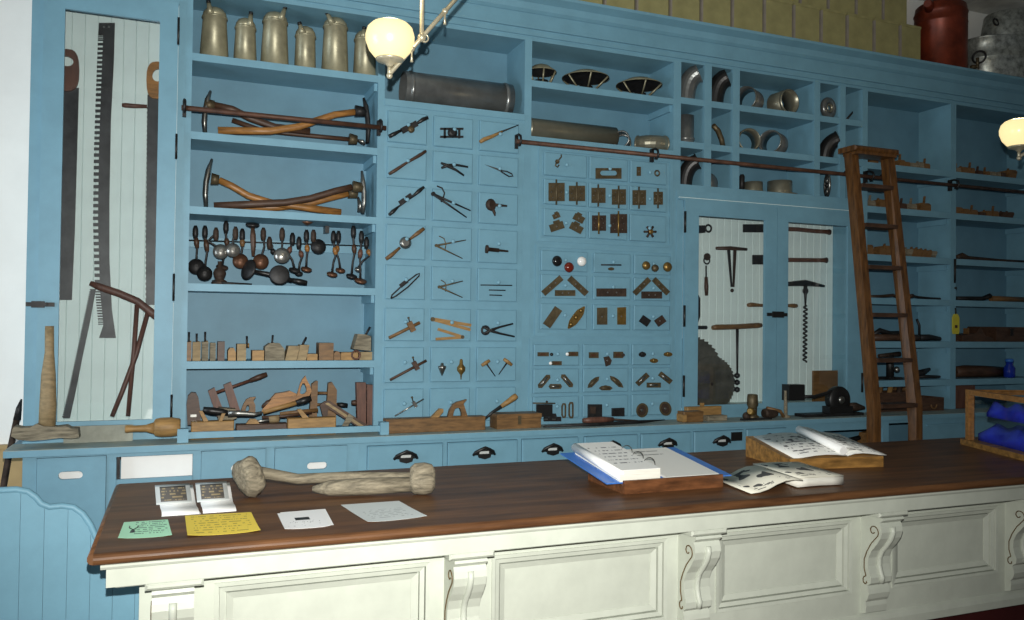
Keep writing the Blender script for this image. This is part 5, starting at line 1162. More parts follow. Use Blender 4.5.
def pull(lb, a, b, wd, m, kind=0):
    a, b = O(*a, T_), O(*b, T_); t = wt('drawer_pull', lb, 'handle', ((a[0]+b[0])/2, (a[1]+b[1])/2), GH); L = math.hypot(b[0]-a[0], b[1]-a[1]); an = math.degrees(math.atan2(b[1]-a[1], b[0]-a[0])); c = ((a[0]+b[0])/2, (a[1]+b[1])/2); h = wd/5.635
    if kind == 2: flatp(MB(), rrect(*c, L, h, an), .010).build('plate', m, t)
    else:
        ca, sa = math.cos(R(an)), math.sin(R(an)); pts = [(-L/2, 0), (-L*.38, -h/2), (L*.38, -h/2), (L/2, 0), (L*.38, h/2), (-L*.38, h/2)] if kind == 0 else [(-L/2, 0), (-L*.3, -h*.35), (0, -h/2), (L*.3, -h*.35), (L/2, 0), (L*.3, h*.4), (-L*.3, h*.4)]
        flatp(MB(), [(c[0]+x*ca-y*sa, c[1]+x*sa+y*ca) for x, y in pts], .008).build('plate', m, t)
    tb([(c[0]+(a[0]-c[0])*.6, c[1]+(a[1]-c[1])*.6), c, (c[0]+(b[0]-c[0])*.6, c[1]+(b[1]-c[1])*.6)], [.006, .009, .006], 6, .018).build('grip', 'steel' if kind != 1 else m, t)
for d_, nm, k_ in (((((103, 326), (166, 252)), ((233, 250), (294, 322)), ((160, 318), (235, 318))), 'left', 0), ((((380, 326), (444, 262)), ((505, 258), (580, 325)), ((443, 327), (520, 327))), 'middle', 1), ((((658, 306), (718, 250)), ((785, 244), (848, 294)), ((713, 310), (790, 310))), 'right', 2)):
    sh = ('narrow six-sided', 'leaf-shaped', 'rectangular')[k_]
    for (a, b), ps in zip(d_, ('rising', 'falling', 'level')): pull(sh+' drawer pull, the '+ps+' one on the eighth-row '+nm+' drawer', a, b, 28 if k_ != 1 else 32, 'old_brass', k_)
t = wt('rim_lock', 'black rim lock with brass bar above on the bottom-row left drawer', 'lock', O(140, 450, T_), GH)
flatp(MB(), [O(*p, T_) for p in ((90, 418), (178, 418), (178, 488), (90, 488))], .016).build('case', 'black', t); tb([O(72, 412, T_), O(198, 413, T_)], .005, 6).build('bar', 'old_brass', t); MB().lathe([(.008, 0), (.006, .01)], F(*O(150, 404, T_), 0), (0, -1, 0), 8).build('stud', 'rust', t)
tt = plate('low black strike plate with pale slots under the rim lock', [O(*p, T_) for p in ((132, 490), (180, 490), (180, 470), (200, 470), (205, 488), (230, 488), (230, 514), (132, 514))], 'iron', 'strike_plate', 'plate', .008)
for q in (146, 190): flatp(MB(), [O(*p, T_) for p in ((q-10, 500), (q+10, 500), (q+10, 506), (q-10, 506))], .002, .008).build('slot', 'steel', tt)
def loop_plate(lb, x0, x1, y0, y1):
    oo = [O(*p, T_) for p in ((x0, y0+15), (x0+8, y0), (x1-4, y0), (x1, y0+12), (x1, y1-12), (x1-4, y1), (x0+8, y1), (x0, y1-15))]; cx, cy = O((x0+x1)/2, (y0+y1)/2, T_)
    ii = [(cx+(a-cx)*.45, cy+(b-cy)*.78) for a, b in oo]; n = 8; vs = [w(a, b, DY) for a, b in oo+ii]; vs += [p-Vector((0, .007, 0)) for p in vs]; k = 2*n; fs = []
    for i in range(n):
        j = (i+1) % n; fs += [(i, j, n+j, n+i), (k+i, k+n+i, k+n+j, k+j), (i, k+i, k+j, j), (n+i, n+j, k+n+j, k+n+i)]
    MB().add(vs, fs).build('label_frame', 'old_brass', None, lb, 'frame', GH)
loop_plate('left tall label frame beside the rim lock', 232, 258, 412, 495); loop_plate('right tall label frame beside the rim lock', 272, 300, 405, 497)
t = plate('larger dark mortise lock on the bottom-row middle drawer', [O(*p, T_) for p in ((380, 418), (457, 418), (457, 507), (380, 507))], 'iron', 'mortise_lock', 'lock', .016); flatp(MB(), [O(*p, T_) for p in ((395, 432), (425, 432), (425, 470), (395, 470))], .004, .016).build('face_plate', 'rust', t)
t = plate('smaller dark mortise lock on the bottom-row middle drawer', [O(*p, T_) for p in ((515, 440), (583, 437), (583, 485), (515, 485))], 'iron', 'mortise_lock', 'lock', .016); flatp(MB(), [O(*p, T_) for p in ((530, 448), (560, 448), (560, 478), (530, 478))], .004, .016).build('face_plate', 'black', t)
for (cx, cy, an), lb in (((687, 452, .15), 'left oval brass keyhole cover on the bottom-row right drawer'), ((818, 443, -.25), 'right oval brass keyhole cover on the bottom-row right drawer')):
    t = wt('keyhole_cover', lb, 'plate', O(cx, cy, T_), GH); c = O(cx, cy, T_)
    flatp(MB(), ell(*c, 5.8, 7.2, 20, an), .007).build('rim', 'old_brass', t); flatp(MB(), ell(*c, 3.8, 5.2, 18, an), .006, .007).build('cover', 'rust', t); MB().lathe([(.012, 0), (.008, .008)], F(*c, .013), (0, -1, 0), 10).build('boss', 'steel', t)
# ================================================================== pipes and cowls on the upper shelves
def seam(mb, p, d, r, th=.006): return mb.lathe([(r, -.012), (r+th, -.006), (r+th, .006), (r, .012)], p, d, 28, cap=False)
def pipe(name, label, a, b, r, m, cat='pipe', seams=(.06, .94), wall=.004, group=None):
    a, b = Vector(a), Vector(b); d = (b-a).normalized(); L = (b-a).length
    t = thing(name, label, cat, (a+b)/2-Vector((0, 0, r)), group)
    MB().lathe([(r, 0), (r, L), (r-wall, L), (r-wall, 0), (r, 0)], a, d, 32, cap=False).build('tube', m, t)
    mb = MB()
    for s in seams: seam(mb, a+d*L*s, d, r)
    if seams: mb.build('crimp_ring', m, t)
    return t
za = 2.915
r_ = .108
pipe('stove_pipe', 'wide dark blue-grey stovepipe lying in the bay under the lamp', (w(404, 90, .10).x, .13, za+r_+.006), (w(511, 98, .10).x, .13, za+r_+.006), r_, 'stovepipe')
r_ = .074
pipe('sheet_pipe', 'long pale grey pipe lying on the lower shelf of the hardware bay', (2.115, .14, 2.78+r_+.006), (w(614, 134, .14).x, .14, 2.78+r_+.006), r_, 'greypipe', seams=(.035,))
def elbow(name, label, p0, p1, p2, r, m, k=7, group=None, cat='elbow'):
    """segmented (gored) pipe elbow through a quadratic bend, open at both ends"""
    p0, p1, p2 = Vector(p0), Vector(p1), Vector(p2); t = thing(name, label, cat, Vector((p0.x, p0.y, min(p0.z, p2.z)-r*.5)), group)
    pts = [p0*(1-s)**2+p1*2*s*(1-s)+p2*s*s for s in [i/k for i in range(k+1)]]
    mb = MB(); n = 20; vs = []; prev = None
    for i, p in enumerate(pts):
        tg = (pts[min(i+1, k)]-pts[max(i-1, 0)]).normalized(); a = prev or (Vector((0, 1, 0)) if abs(tg.y) < .8 else Vector((0, 0, 1)))
        u = (a-tg*a.dot(tg)).normalized(); prev = u; q = tg.cross(u)
        vs += [p+u*math.cos(2*PI*j/n)*r+q*math.sin(2*PI*j/n)*r for j in range(n)]
    mb.add(vs, [(i*n+j, i*n+(j+1) % n, (i+1)*n+(j+1) % n, (i+1)*n+j) for i in range(k) for j in range(n)], False)
    mb.build('gores', m, t)
    MB().torus(p0, r, .006, (pts[1]-p0), 20, 6).build('rim', m, t); MB().torus(p2, r, .006, (p2-pts[-2]), 20, 6).build('rim', m, t)
    return t
x = w(624, 140, .1).x
elbow('pipe_elbow', 'short dark elbow beside the long pale pipe, left of two', (x-.045, .06, 2.78+.058), (x+.0, .10, 2.78+.062), (x+.03, .17, 2.78+.062), .055, 'stovepipe')
x = w(653, 142, .1).x
elbow('pipe_elbow', 'shiny short elbow beside the long pale pipe, right of two', (x-.075, .17, 2.78+.062), (x-.02, .07, 2.78+.062), (x+.085, .10, 2.78+.062), .058, 'greypipe')
def cowl(label, px, pyb, rpx, z, Y=.15):
    c = w(px, pyb, Y); c.z = z; R_ = rpx*.0075
    t = thing('chimney_cowl', label, 'cowl', c, 'chimney cowls on the top shelf')
    MB().lathe([(.060, 0), (.062, .03), (.058, .032)], c, (0, 0, 1), 20).build('collar', 'greypipe', t)
    MB().lathe([(R_, .106), (R_, .111), (R_*.5, .150), (.004, .168)], c, (0, 0, 1), 28, cap=False).build('cap', 'tin', t)
    MB().lathe([(R_*.985, .106), (R_*.5, .142), (.004, .160)], c, (0, 0, 1), 28, cap=False).build('shaded_underside', 'iron', t); MB().lathe([(.05, .0), (.05, .05), (.02, .06)], c, (0, 0, 1), 16).build('throat', 'iron', t)  # shade beneath the cap is put into the dark colour of the inner cone
    for q in range(6):
        a = q*PI/3+.3; MB().tube([c+Vector((.062*math.cos(a), .062*math.sin(a), .02)), c+Vector((R_*.96*math.cos(a), R_*.96*math.sin(a), .106))], .0065, 6, flat=.5).build('strut', 'tin', t)
cowl('leftmost chimney cowl, cut off by the shelf side', 541, 84, 14, 3.147); cowl('middle chimney cowl of three on the top shelf', 585.5, 88, 22, 3.147); cowl('right chimney cowl of three on the top shelf', 639, 94, 22, 3.147)

# ================================================================== cubbyhole fittings
def C5(px, py, Y=.1): return w(670+px/3.645, 40+py/3.645, Y)
Z1_, Z2_, Z3_ = 3.165, 2.855, 2.55
GC_ = 'pipe fittings in the cubbyholes'
def cub_elbow(label, px0, px1, py0, z, m='stovepipe', r=.068):
    c = C5((px0+px1)/2, py0, .10)
    elbow('pipe_elbow', label, (c.x-.03, .12, z+.006), (c.x-.035, .11, c.z-.10), (c.x+.035, .05, c.z-.075), r, m, group=GC_)
cub_elbow('dark elbow in the first cubbyhole of the top row', 40, 110, 88, Z1_); cub_elbow('black elbow in the second cubbyhole of the top row', 150, 208, 105, Z1_, 'black')
def collar(label, px0, px1, z, wd, m, Y=.07, ang=.5, group=GC_, zc=None):
    a, b = C5(px0, 250, Y), C5(px1, 250, Y); r = wd
    c = Vector(((a.x+b.x)/2, Y+.05, z+r+.002)); d = Vector((math.sin(ang), -math.cos(ang), 0))
    L = .15; t = thing('pipe_collar', label, 'collar', c-Vector((0, 0, r)), group)
    MB().lathe([(r, 0), (r, L), (r-.006, L), (r-.006, 0), (r, 0)], c-d*L/2, d, 28, cap=False).build('tube', m, t); seam(MB(), c+d*L*.4, d, r-.002, .004).build('crimp_ring', 'greypipe', t)
collar('left pipe ring in the wide top cubbyhole', 258, 345, Z1_, .090, 'stovepipe', .10, -1.05); collar('right pipe ring in the wide top cubbyhole', 368, 486, Z1_, .092, 'greypipe', .07, .1)
t = thing('pipe_reducer', 'round flange ring in the narrow top cubbyhole', 'collar', C5(578, 270, .08), GC_)
c = C5(577, 232, .06); c.z = Z1_+.085; MB().torus(c, .058, .026, (.2, -1, 0), 24, 10).build('ring', 'stovepipe', t); MB().lathe([(.03, 0), (.034, .02), (.028, .02), (.026, 0)], c, (.2, -1, 0), 18, cap=False).build('neck', 'greypipe', t)
MB().tube([Vector((C5(640, 270, .1).x, .12, Z1_+.006)), C5(690, 236, .10)], [.008, .010], 8).build('damper_rod', 'iron', None, 'short rod leaning in the last top cubbyhole', 'rod', GC_)
c = C5(65, 362, .09); pipe('pipe_length', 'upright short pipe in the first cubbyhole of the middle row', (c.x, .12, Z2_+.001), (c.x, .12, Z2_+.215), .060, 'stovepipe', seams=(.2,), group=GC_)
MB().tube([Vector((C5(152, 300, .10).x, .08, Z2_+.16)), Vector((C5(172, 320, .1).x, .09, Z2_+.13)), Vector((C5(188, 350, .1).x, .10, Z2_+.07)), Vector((C5(194, 374, .1).x, .10, Z2_+.012))], [.018, .020, .020, .018], 10).build('bent_tube', 'old_brass', None, 'thin bent brass tube in the second middle-row cubbyhole', 'tube', GC_)
collar('left pipe ring in the wide middle cubbyhole', 262, 322, Z2_, .085, 'greypipe', .10, -.25); collar('right pipe ring in the wide middle cubbyhole', 330, 455, Z2_, .088, 'stovepipe', .07, -1.05)
cub_elbow('black elbow in the narrow middle-row cubbyhole', 550, 615, 330, Z2_, 'black', .062)
cub_elbow('black elbow in the first cubbyhole of the bottom row', 45, 97, 408, Z3_, 'black', .056)
c = C5(165, 530, .08); MB().lathe([(.004, -.004), (.058, 0), (.060, .008), (.05, .016), (.004, .022)], Vector((c.x, .12, Z3_+.062)), (.35, -1, .2), 22).build('pipe_cap', 'stovepipe', None, 'round pipe cap leaning in the second bottom-row cubbyhole', 'cap', GC_)  # closing cap of a pipe end
def flange(label, px0, px1, h, m='greypipe'):
    a, b = C5(px0, 545, .10), C5(px1, 545, .10); r = (b.x-a.x)/2; c = Vector(((a.x+b.x)/2, .13, Z3_))
    t = thing('pipe_flange', label, 'flange', c, GC_); MB().lathe([(r, 0), (r, .010), (r*.72, .018)], c, (0, 0, 1), 24).build('base', m, t); MB().lathe([(r*.70, .015), (r*.70, h), (r*.62, h), (r*.62, .015)], c, (0, 0, 1), 24, cap=False).build('neck', m, t)
flange('smaller flat flange in the wide bottom cubbyhole', 272, 352, .085); flange('larger flat flange in the wide bottom cubbyhole', 358, 460, .110)
c = C5(262, 540, .1); MB().lathe([(.020, 0), (.020, .12), (.014, .125), (.014, .13)], Vector((c.x, .10, Z3_)), (0, 0, 1), 14).build('nipple', 'iron', None, 'slim dark nipple standing at left in the wide bottom cubbyhole', 'pipe', GC_)
t = thing('wire_wheel', 'wire spoked wheel leaning in the narrow bottom-row cubbyhole', 'wheel', C5(573, 560, .06), GC_)
c = C5(573, 508, .08); c.z = Z3_+.105; MB().torus(c, .085, .010, (.85, -.5, .0), 26, 8).build('rim', 'steel', t); MB().ball(c, .020).build('hub', 'iron', t)
ax_ = Vector((.85, -.5, 0)).normalized(); uu = Vector((0, 0, 1)); vv = ax_.cross(uu)
for q in range(6): MB().tube([c, c+(uu*math.cos(q*PI/3)+vv*math.sin(q*PI/3))*.083], .005, 6).build('spoke', 'steel', t)

# ================================================================== tools behind the glazed cupboard doors
GY = .285
def G(px, py, Y=GY): return w(670+px/4.43, 190+py/4.43, Y)
def gt_(name, label, cat, px, py): return thing(name, label, cat, G(px, py))
def gtube(pts, r, Y=GY, n=8, flat=1.0): return MB().tube([G(a, b, Y) for a, b in pts], r, n, flat)
def gpoly(pts, th=.012, Y=GY+.01): return MB().poly([G(a, b, Y) for a, b in pts], (0, -th, 0))
t = gt_('ring_hatchet', 'dark blade with ring at the upper left behind the glass', 'hatchet', 140, 175); gpoly([(100, 158), (150, 157), (152, 190), (100, 195)], .016).build('blade', 'iron', t); MB().torus(G(170, 170), .026, .008, (0, 1, 0), 16, 6).build('ring', 'iron', t)
t = gt_('traveller_wheel', 'hand measuring wheel with forked handle behind the left glass door', 'wheel', 162, 360); MB().torus(G(163, 312), .026, .006, (0, 1, 0), 16, 6).build('fork', 'iron', t); MB().lathe([(.028, 0), (.028, .010)], G(163, 296), (0, -1, 0), 12).build('wheel', 'rust', t); gtube([(160, 335), (160, 385)], .006).build('shank', 'iron', t); gtube([(160, 385), (161, 430), (162, 468)], [.012, .017, .012]).build('handle', 'wood_dark', t)
t = gt_('reamer', 'T-handled tapered reamer pointing down behind the left glass door', 'reamer', 270, 350); gtube([(205, 258), (270, 258), (340, 263)], [.012, .016, .011]).build('handle', 'wood_dark', t); gpoly([(252, 262), (262, 262), (272, 430), (268, 430)], .014).build('side_blade', 'iron', t); gpoly([(280, 262), (291, 262), (281, 430), (276, 430)], .014).build('side_blade', 'rust', t); MB().ball(G(275, 445), .014).build('tip', 'rust', t)
def slick(label, blade, hand, m='wood_red'):
    t = gt_('slick_chisel', label, 'chisel', *blade[0]); gpoly(blade, .010).build('blade', 'iron', t); gtube(hand, [.017]+[.017]*(len(hand)-3)+[.017, .024], flat=.9).build('handle', m, t)
slick('upper long slick chisel lying level across both glass doors', [(322, 152), (470, 152), (470, 188), (322, 188)], [(465, 172), (560, 174), (640, 182), (690, 185), (708, 187)]); slick('lower long slick chisel lying level across both glass doors', [(364, 288), (468, 288), (468, 330), (364, 330)], [(465, 309), (560, 310), (640, 311), (680, 311), (694, 311)])
gtube([(345, 510), (360, 508), (400, 511), (520, 512), (550, 513), (562, 513)], [.014, .018, .012, .012, .018, .014]).build('double_grip', 'wood_mid', None, 'plain wooden double-ended handle across both glass doors', 'handle')
def spiral(pts, r0, turns, Y=GY, n=None):
    a, b = G(*pts[0], Y), G(*pts[1], Y); n = n or turns*10; d = b-a
    return MB().tube([a+d*(i/n)+Vector((math.cos(2*PI*turns*i/n)*r0, math.sin(2*PI*turns*i/n)*r0*.8, 0)) for i in range(n+1)], .0075, 6)
t = gt_('t_auger', 'black T-handled auger with spiral bit behind the right glass door', 'auger', 598, 420); gtube([(500, 418), (560, 414), (600, 412), (640, 418), (683, 426)], [.014, .022, .026, .018, .010]).build('handle', 'black', t); gtube([(600, 420), (600, 512)], [.016, .007]).build('shank', 'iron', t); MB().torus(G(600, 447), .022, .007, (0, 1, 0), 14, 6).build('ring', 'iron', t); spiral([(600, 512), (597, 762)], .014, 13, GY-.01).build('spiral', 'iron', t)
t = gt_('t_auger', 'wooden T-handled auger with three bulbs behind the left glass door', 'auger', 298, 610); gtube([(188, 610), (205, 608), (290, 606), (390, 600), (405, 599)], [.016, .021, .020, .021, .016]).build('handle', 'wood_mid', t); gtube([(298, 610), (298, 815)], [.012, .007]).build('shank', 'iron', t)
for q in (822, 852, 884): MB().lathe([(.006, -.022), (.022, -.010), (.022, .010), (.006, .022)], G(297, q), (0, 0, 1), 12).build('bulb', 'black', t)
gpoly([(100, 460), (120, 458), (131, 480), (131, 560), (122, 585), (100, 585)], .01).build('axe_blade', 'iron', None, 'dark rounded blade at the left edge behind the glass', 'blade'); gtube([(100, 609), (162, 609)], .014).build('dark_bar', 'iron', None, 'short dark level bar at the left edge behind the glass', 'bar')  # rounded shape is the blade of an axe alone, without handle
def circ_saw(label, cx, cy, r, Y, m='steel', n=44):
    c = w(cx, cy, Y); R_ = (w(cx+r, cy, Y)-c).length; pts = []
    for i in range(n*2):
        th = PI*i/n; rr = R_ if i % 2 == 0 else R_*.945; pts.append(c+Vector((rr*math.cos(th+(.05 if i % 2 else 0)), 0, rr*math.sin(th+(.05 if i % 2 else 0)))))
    t = thing('circular_saw_blade', label, 'saw blade', c-Vector((0, 0, R_))); MB().poly(pts, (0, -.004, 0)).build('disc', m, t); MB().lathe([(.012, 0), (.012, .003)], c-Vector((0, .004, 0)), (0, -1, 0), 16).build('arbor_hole', 'black', t)
circ_saw('larger circular saw blade half hidden by the left door frame', 690, 375, 33, .20, 'saw_steel'); circ_saw('smaller toothed circular saw blade standing in front of the larger', 711.5, 384, 23.5, .15, 'saw_steel')
bx('wood_board', 'wood_mid', None, w(812, 380, .2).x, w(836, 380, .2).x, .18, .20, .97, w(823, 370.5, .2).z, label='brown wooden board standing inside the right glass door', cat='board')

# ================================================================== small things on the ledge under the glass doors
def E(px, py, Y=-.12): return w(670+px/4.43, 310+py/4.43, Y)
def lbox(name, label, px0, px1, pyt, m, Y=-.14, d=.08, cat='block', parts=None):
    a, b = E(px0, 480, Y), E(px1, 480, Y); zt = E((px0+px1)/2, pyt, Y).z
    o = MB().cbox(a.x, b.x, Y, Y+d, ZL, max(zt, ZL+.02), .006).build(name, m, None, label, cat); return o
o = lbox('wood_block', 'orange-brown wooden block at the left under the glass door', 78, 230, 428, 'wood_light', -.07, .06)
bx('knob_top', 'wood_light', o, E(165, 430).x, E(178, 430).x, -.05, -.03, wl(o).z+.07, wl(o).z+.115)
o = lbox('whetstone_box', 'small worn wooden box in front of the orange block', 62, 150, 450, 'wood_mid', -.19, .08, 'box'); bx('end_grain', 'wood_light', o, E(60, 470, -.19).x-.004, E(62, 470, -.19).x+.02, -.192, -.112, ZL+.008, ZL+.055)
lbox('whetstone', 'low grey whetstone on the ledge right of the orange block', 170, 256, 468, 'wood_grey', -.17, .06, 'stone')
t = thing('brass_fitting', 'shiny brass pipe fitting standing on the ledge', 'fitting', E(350, 475))
c = E(365, 470); c.z = ZL; c.y = -.12; MB().lathe([(.045, 0), (.045, .02), (.032, .03), (.032, .085), (.040, .10), (.036, .17), (.028, .175)], c, (0, 0, 1), 16).build('body', 'old_brass', t); MB().lathe([(.022, 0), (.028, .02), (.028, .06), (.018, .075)], c+Vector((-.02, -.03, .055)), (-.8, -.6, .1), 14).build('branch', 'brass', t); MB().ball(c+Vector((-.075, -.03, .025)), .028).build('cap', 'rust', t)
MB().box(E(290, 480).x, E(420, 480).x, -.20, -.17, ZL, ZL+.012).build('dark_strip', 'iron', None, 'flat dark iron strip lying at the ledge front by the brass fitting', 'strip')
t = thing('rust_clamp', 'small rusty clamp lying on the ledge right of the brass fitting', 'clamp', E(450, 470)); a = E(450, 470); MB().lathe([(.030, 0), (.036, .02), (.036, .09), (.026, .11)], Vector((a.x-.07, -.12, ZL+.036)), (1, 0, 0), 12).build('body', 'rust', t); MB().tube([(a.x-.05, -.13, ZL+.075), (a.x+.06, -.14, ZL+.05), (a.x+.09, -.14, ZL+.01)], .012, 8).build('arm', 'wood_mid', t)
# hand-cranked grinder
gr = thing('hand_grinder', 'black hand-cranked bench grinder with lever and square block', 'grinder', E(640, 460))
p = E(738, 420, -.10); 
MB().box(E(585, 460, -.14).x, E(845, 460, -.14).x, -.17, -.06, ZL, ZL+.022).build('base_plate', 'iron', gr)
MB().lathe([(.07, -.03), (.095, -.03), (.10, -.02), (.10, .02), (.095, .03), (.05, .035)], Vector((p.x, -.11, ZL+.118)), (0, -1, 0), 24).build('wheel_housing', 'black', gr); MB().lathe([(.03, 0), (.026, .012), (.010, .018)], Vector((p.x, -.145, ZL+.118)), (0, -1, 0), 14).build('hub', 'steel', gr)
MB().box(p.x-.11, p.x+.11, -.15, -.07, ZL+.022, ZL+.07).build('pedestal', 'black', gr)
MB().tube([Vector((p.x, -.12, ZL+.205)), E(700, 367, -.12), E(640, 384, -.12), E(580, 384, -.12)], [.016, .013, .013, .013], 8).build('lever', 'iron', gr)
a, b = E(512, 330, -.12), E(580, 398, -.12); MB().box(a.x, b.x, -.16, -.08, b.z, a.z).build('square_block', 'black', gr)
MB().tube([Vector((p.x+.10, -.11, ZL+.06)), Vector((p.x+.17, -.11, ZL+.06)), Vector((p.x+.25, -.12, ZL+.05))], [.03, .034, .012], 10).build('crank_handle', 'rust', gr)
a = E(508, 460, -.12); MB().lathe([(.035, 0), (.035, .012), (.014, .02), (.012, a.z*0+.19), (.016, .195)], Vector((E(512, 460, -.12).x, -.12, ZL)), (0, 0, 1), 12).build('support_post', 'wood_grey', gr)

# open compartment with a tool
t = thing('wood_tool', 'brown wooden tool lying in the open compartment left of the ladder', 'tool', (4.6, -.1, .62)); MB().tube([(4.42, -.19, .70), (4.60, -.19, .72), (4.70, -.19, .735)], [.016, .018, .018], 8).build('shank', 'iron', t); MB().poly([(4.70, -.20, .62), (4.80, -.20, .62), (4.83, -.20, .78), (4.74, -.20, .77)], (0, .05, 0)).build('head', 'wood_mid', t)
bx('crate', 'wood_dark', None, 5.0, 5.26, -.18, -.02, .60, .66, label='low dark crate in the open compartment at the ladder foot', cat='crate')

# ================================================================== wooden planes on the dim right-hand shelves
rnd = random.Random(11)
def mould_plane(label, x0, x1, yt, ybase_z, kind, group, Y=.10):
    a, b = w(x0, 240, Y).x, w(x1, 240, Y).x; zt = w((x0+x1)/2, yt, Y).z; h = max(zt-ybase_z, .05); W_ = b-a
    t = thing('moulding_plane', label, 'plane', Vector(((a+b)/2, Y+.06, ybase_z)), group)
    m = ('wood_mid', 'wood_grey', 'wood_dark', 'wood_mid')[rnd.randrange(4)]
    hb = h*(.55 if kind == 1 else .8); s = .03 if kind == 2 else 0
    MB().poly([(a, Y, ybase_z), (b, Y, ybase_z), (b+s, Y, ybase_z+hb*.85), (b-W_*.2+s, Y, ybase_z+hb), (a+s, Y, ybase_z+hb)], (0, .13, 0)).build('body', m, t)
    xi = a+W_*(.3 if kind != 1 else .72)+s
    MB().poly([(xi, Y+.05, ybase_z+hb-.004), (xi+.018, Y+.05, ybase_z+hb-.004), (xi+.026, Y+.05, ybase_z+h), (xi+.012, Y+.05, ybase_z+h)], (0, .012, 0)).build('wedge', m, t)
rows6 = [(2.85, 'top shelf behind the ladder', [(870, 878, 157, 0), (900, 905, 152.5, 1), (905.5, 910, 160, 0), (910.5, 916.5, 161, 0), (920, 924, 160, 0), (924.5, 930, 157, 1)]),
         (2.507, 'second shelf behind the ladder', [(868.5, 875.5, 194, 1), (880, 886, 197, 0), (894, 898.5, 196, 1), (900.5, 907, 197, 1), (909.5, 917, 197, 1), (921.5, 931, 195, 1)]),
         (2.13, 'third shelf behind the ladder', [(867.5, 873.5, 242, 0), (880, 886, 246, 0), (886.5, 893, 243, 0), (905, 911, 246.5, 2), (911.5, 916, 246, 2), (916.5, 920.5, 246.5, 2), (921, 925, 247.5, 2), (925.5, 930, 248, 2), (930.5, 935, 249, 2)])]
rows7 = [(2.85, 'top shelf at the far right', [(957.5, 961, 162, 1), (962, 970.5, 165, 0), (971.5, 975, 161, 1), (979, 983, 165, 1), (986.5, 990, 166, 1), (991, 996, 170, 0), (997, 1001, 170.5, 0), (1002, 1006, 171, 0), (1008, 1015, 167, 2)]),
         (2.507, 'second shelf at the far right', [(955, 963, 205, 0), (964, 970, 207, 0), (971, 978, 204, 1), (981, 986, 211, 0), (987, 992, 209, 0), (993.5, 999, 205, 1), (1001, 1007, 210, 2), (1007.5, 1012, 210, 2)])]
for rows in (rows6, rows7):
    for z, nm, it in rows:
        for i, (a, b, yt, k) in enumerate(it):
            mould_plane('small wooden moulding plane, '+ORD[i]+' from left on the '+nm, a, b, yt, z, k, 'moulding planes on the dim shelves')

# ================================================================== long tools lower on the right-hand shelves
def S(px, py, Y=.1): return w(px, py, Y)
def ltool(name, label, pts, z, r, m, cat, Y=.10, dz=None, parts=()):
    """tool lying on a shelf: x from pixels, z = shelf + radius + bump"""
    P = [Vector((w(p[0], 280, Y).x, Y+p[2] if len(p) > 2 else Y, z+(p[1]))) for p in pts]
    t = thing(name, label, cat, Vector((P[0].x, Y, z)))
    MB().tube(P, r, 8).build('body', m, t)
    for nm, q, rr, mm in parts: MB().tube([Vector((w(p[0], 280, Y).x, Y, z+p[1])) for p in q], rr, 8).build(nm, mm, t)
    return t
ltool('drawknife', 'flat curved drawknife on the fourth shelf behind the ladder', [(870, .012), (882, .018), (893, .030), (898, .014)], 1.79, .012, 'rust', 'drawknife', parts=[('handle', [(898, .014), (904, .016)], .015, 'wood_dark')])
ltool('drawknife', 'long thin drawknife on the fourth shelf right of the ladder stile', [(912, .03), (918, .020), (930, .012), (951, .010)], 1.79, .010, 'iron', 'drawknife', parts=[('handle', [(908, .022), (913, .03)], .016, 'wood_dark')])
ltool('long_bar', 'dark bar with raised end on the fourth shelf at the far right', [(956, .02), (970, .022), (982, .024), (990, .05)], 1.79, [.016, .018, .018, .022], 'iron', 'bar')
ltool('axe_handle', 'brown wooden handle on the fourth shelf at the far right', [(991, .026), (1005, .026), (1030, .024)], 1.79, .024, 'wood_mid', 'handle')  # loose handle of an axe, without its head
ltool('slick_tool', 'dark lumpy tool on the third shelf at the far right', [(956, .022), (962, .035), (968, .022), (1000, .016), (1035, .016)], 2.13, [.02, .032, .02, .015, .015], 'rust', 'tool')
ltool('scythe_irons', 'tangled dark irons on the fifth shelf behind the ladder', [(873, .05), (880, .085), (890, .06), (905, .07)], 1.448, [.015, .022, .022, .015], 'iron', 'iron')
ltool('wooden_beam', 'rough brown beam on the fifth shelf behind the ladder', [(872, .028), (890, .030), (910, .030), (918, .028)], 1.448, .027, 'wood_dark', 'beam', .05)
ltool('long_knife', 'long dark pointed tool on the fifth shelf right of the ladder', [(919, .030), (930, .032), (942, .018), (952, .014)], 1.448, [.026, .026, .016, .008], 'iron', 'tool', parts=[('hook', [(917, .18), (919.5, .13), (919.5, .03)], .010, 'iron')])
t = thing('long_plane', 'brown hump-backed plane on the fifth shelf at the far right', 'plane', S(972, 340)); a, b = S(958, 340).x, S(989, 340).x; MB().poly([(a, .06, 1.448), (b, .06, 1.448), (b, .06, 1.475), (a+(b-a)*.75, .06, 1.50), (a+(b-a)*.58, .06, 1.575), (a+(b-a)*.45, .06, 1.52), (a, .06, 1.50)], (0, .12, 0)).build('body', 'wood_dark', t); MB().box(a+(b-a)*.3, a+(b-a)*.36, .10, .14, 1.50, 1.56).build('wedge', 'wood_mid', t)
t = thing('wooden_chest', 'small dark lumpy chest on the fifth shelf at the far right', 'chest', S(1005, 340)); a, b = S(992, 340).x, S(1020, 340).x; bx('body', 'wood_dark', t, a, b, .06, .24, 1.448, 1.54); bx('lid', 'wood_dark', t, a-.01, b+.01, .05, .25, 1.54, 1.575); bx('hasp', 'iron', t, (a+b)/2-.015, (a+b)/2+.015, .042, .05, 1.50, 1.56)
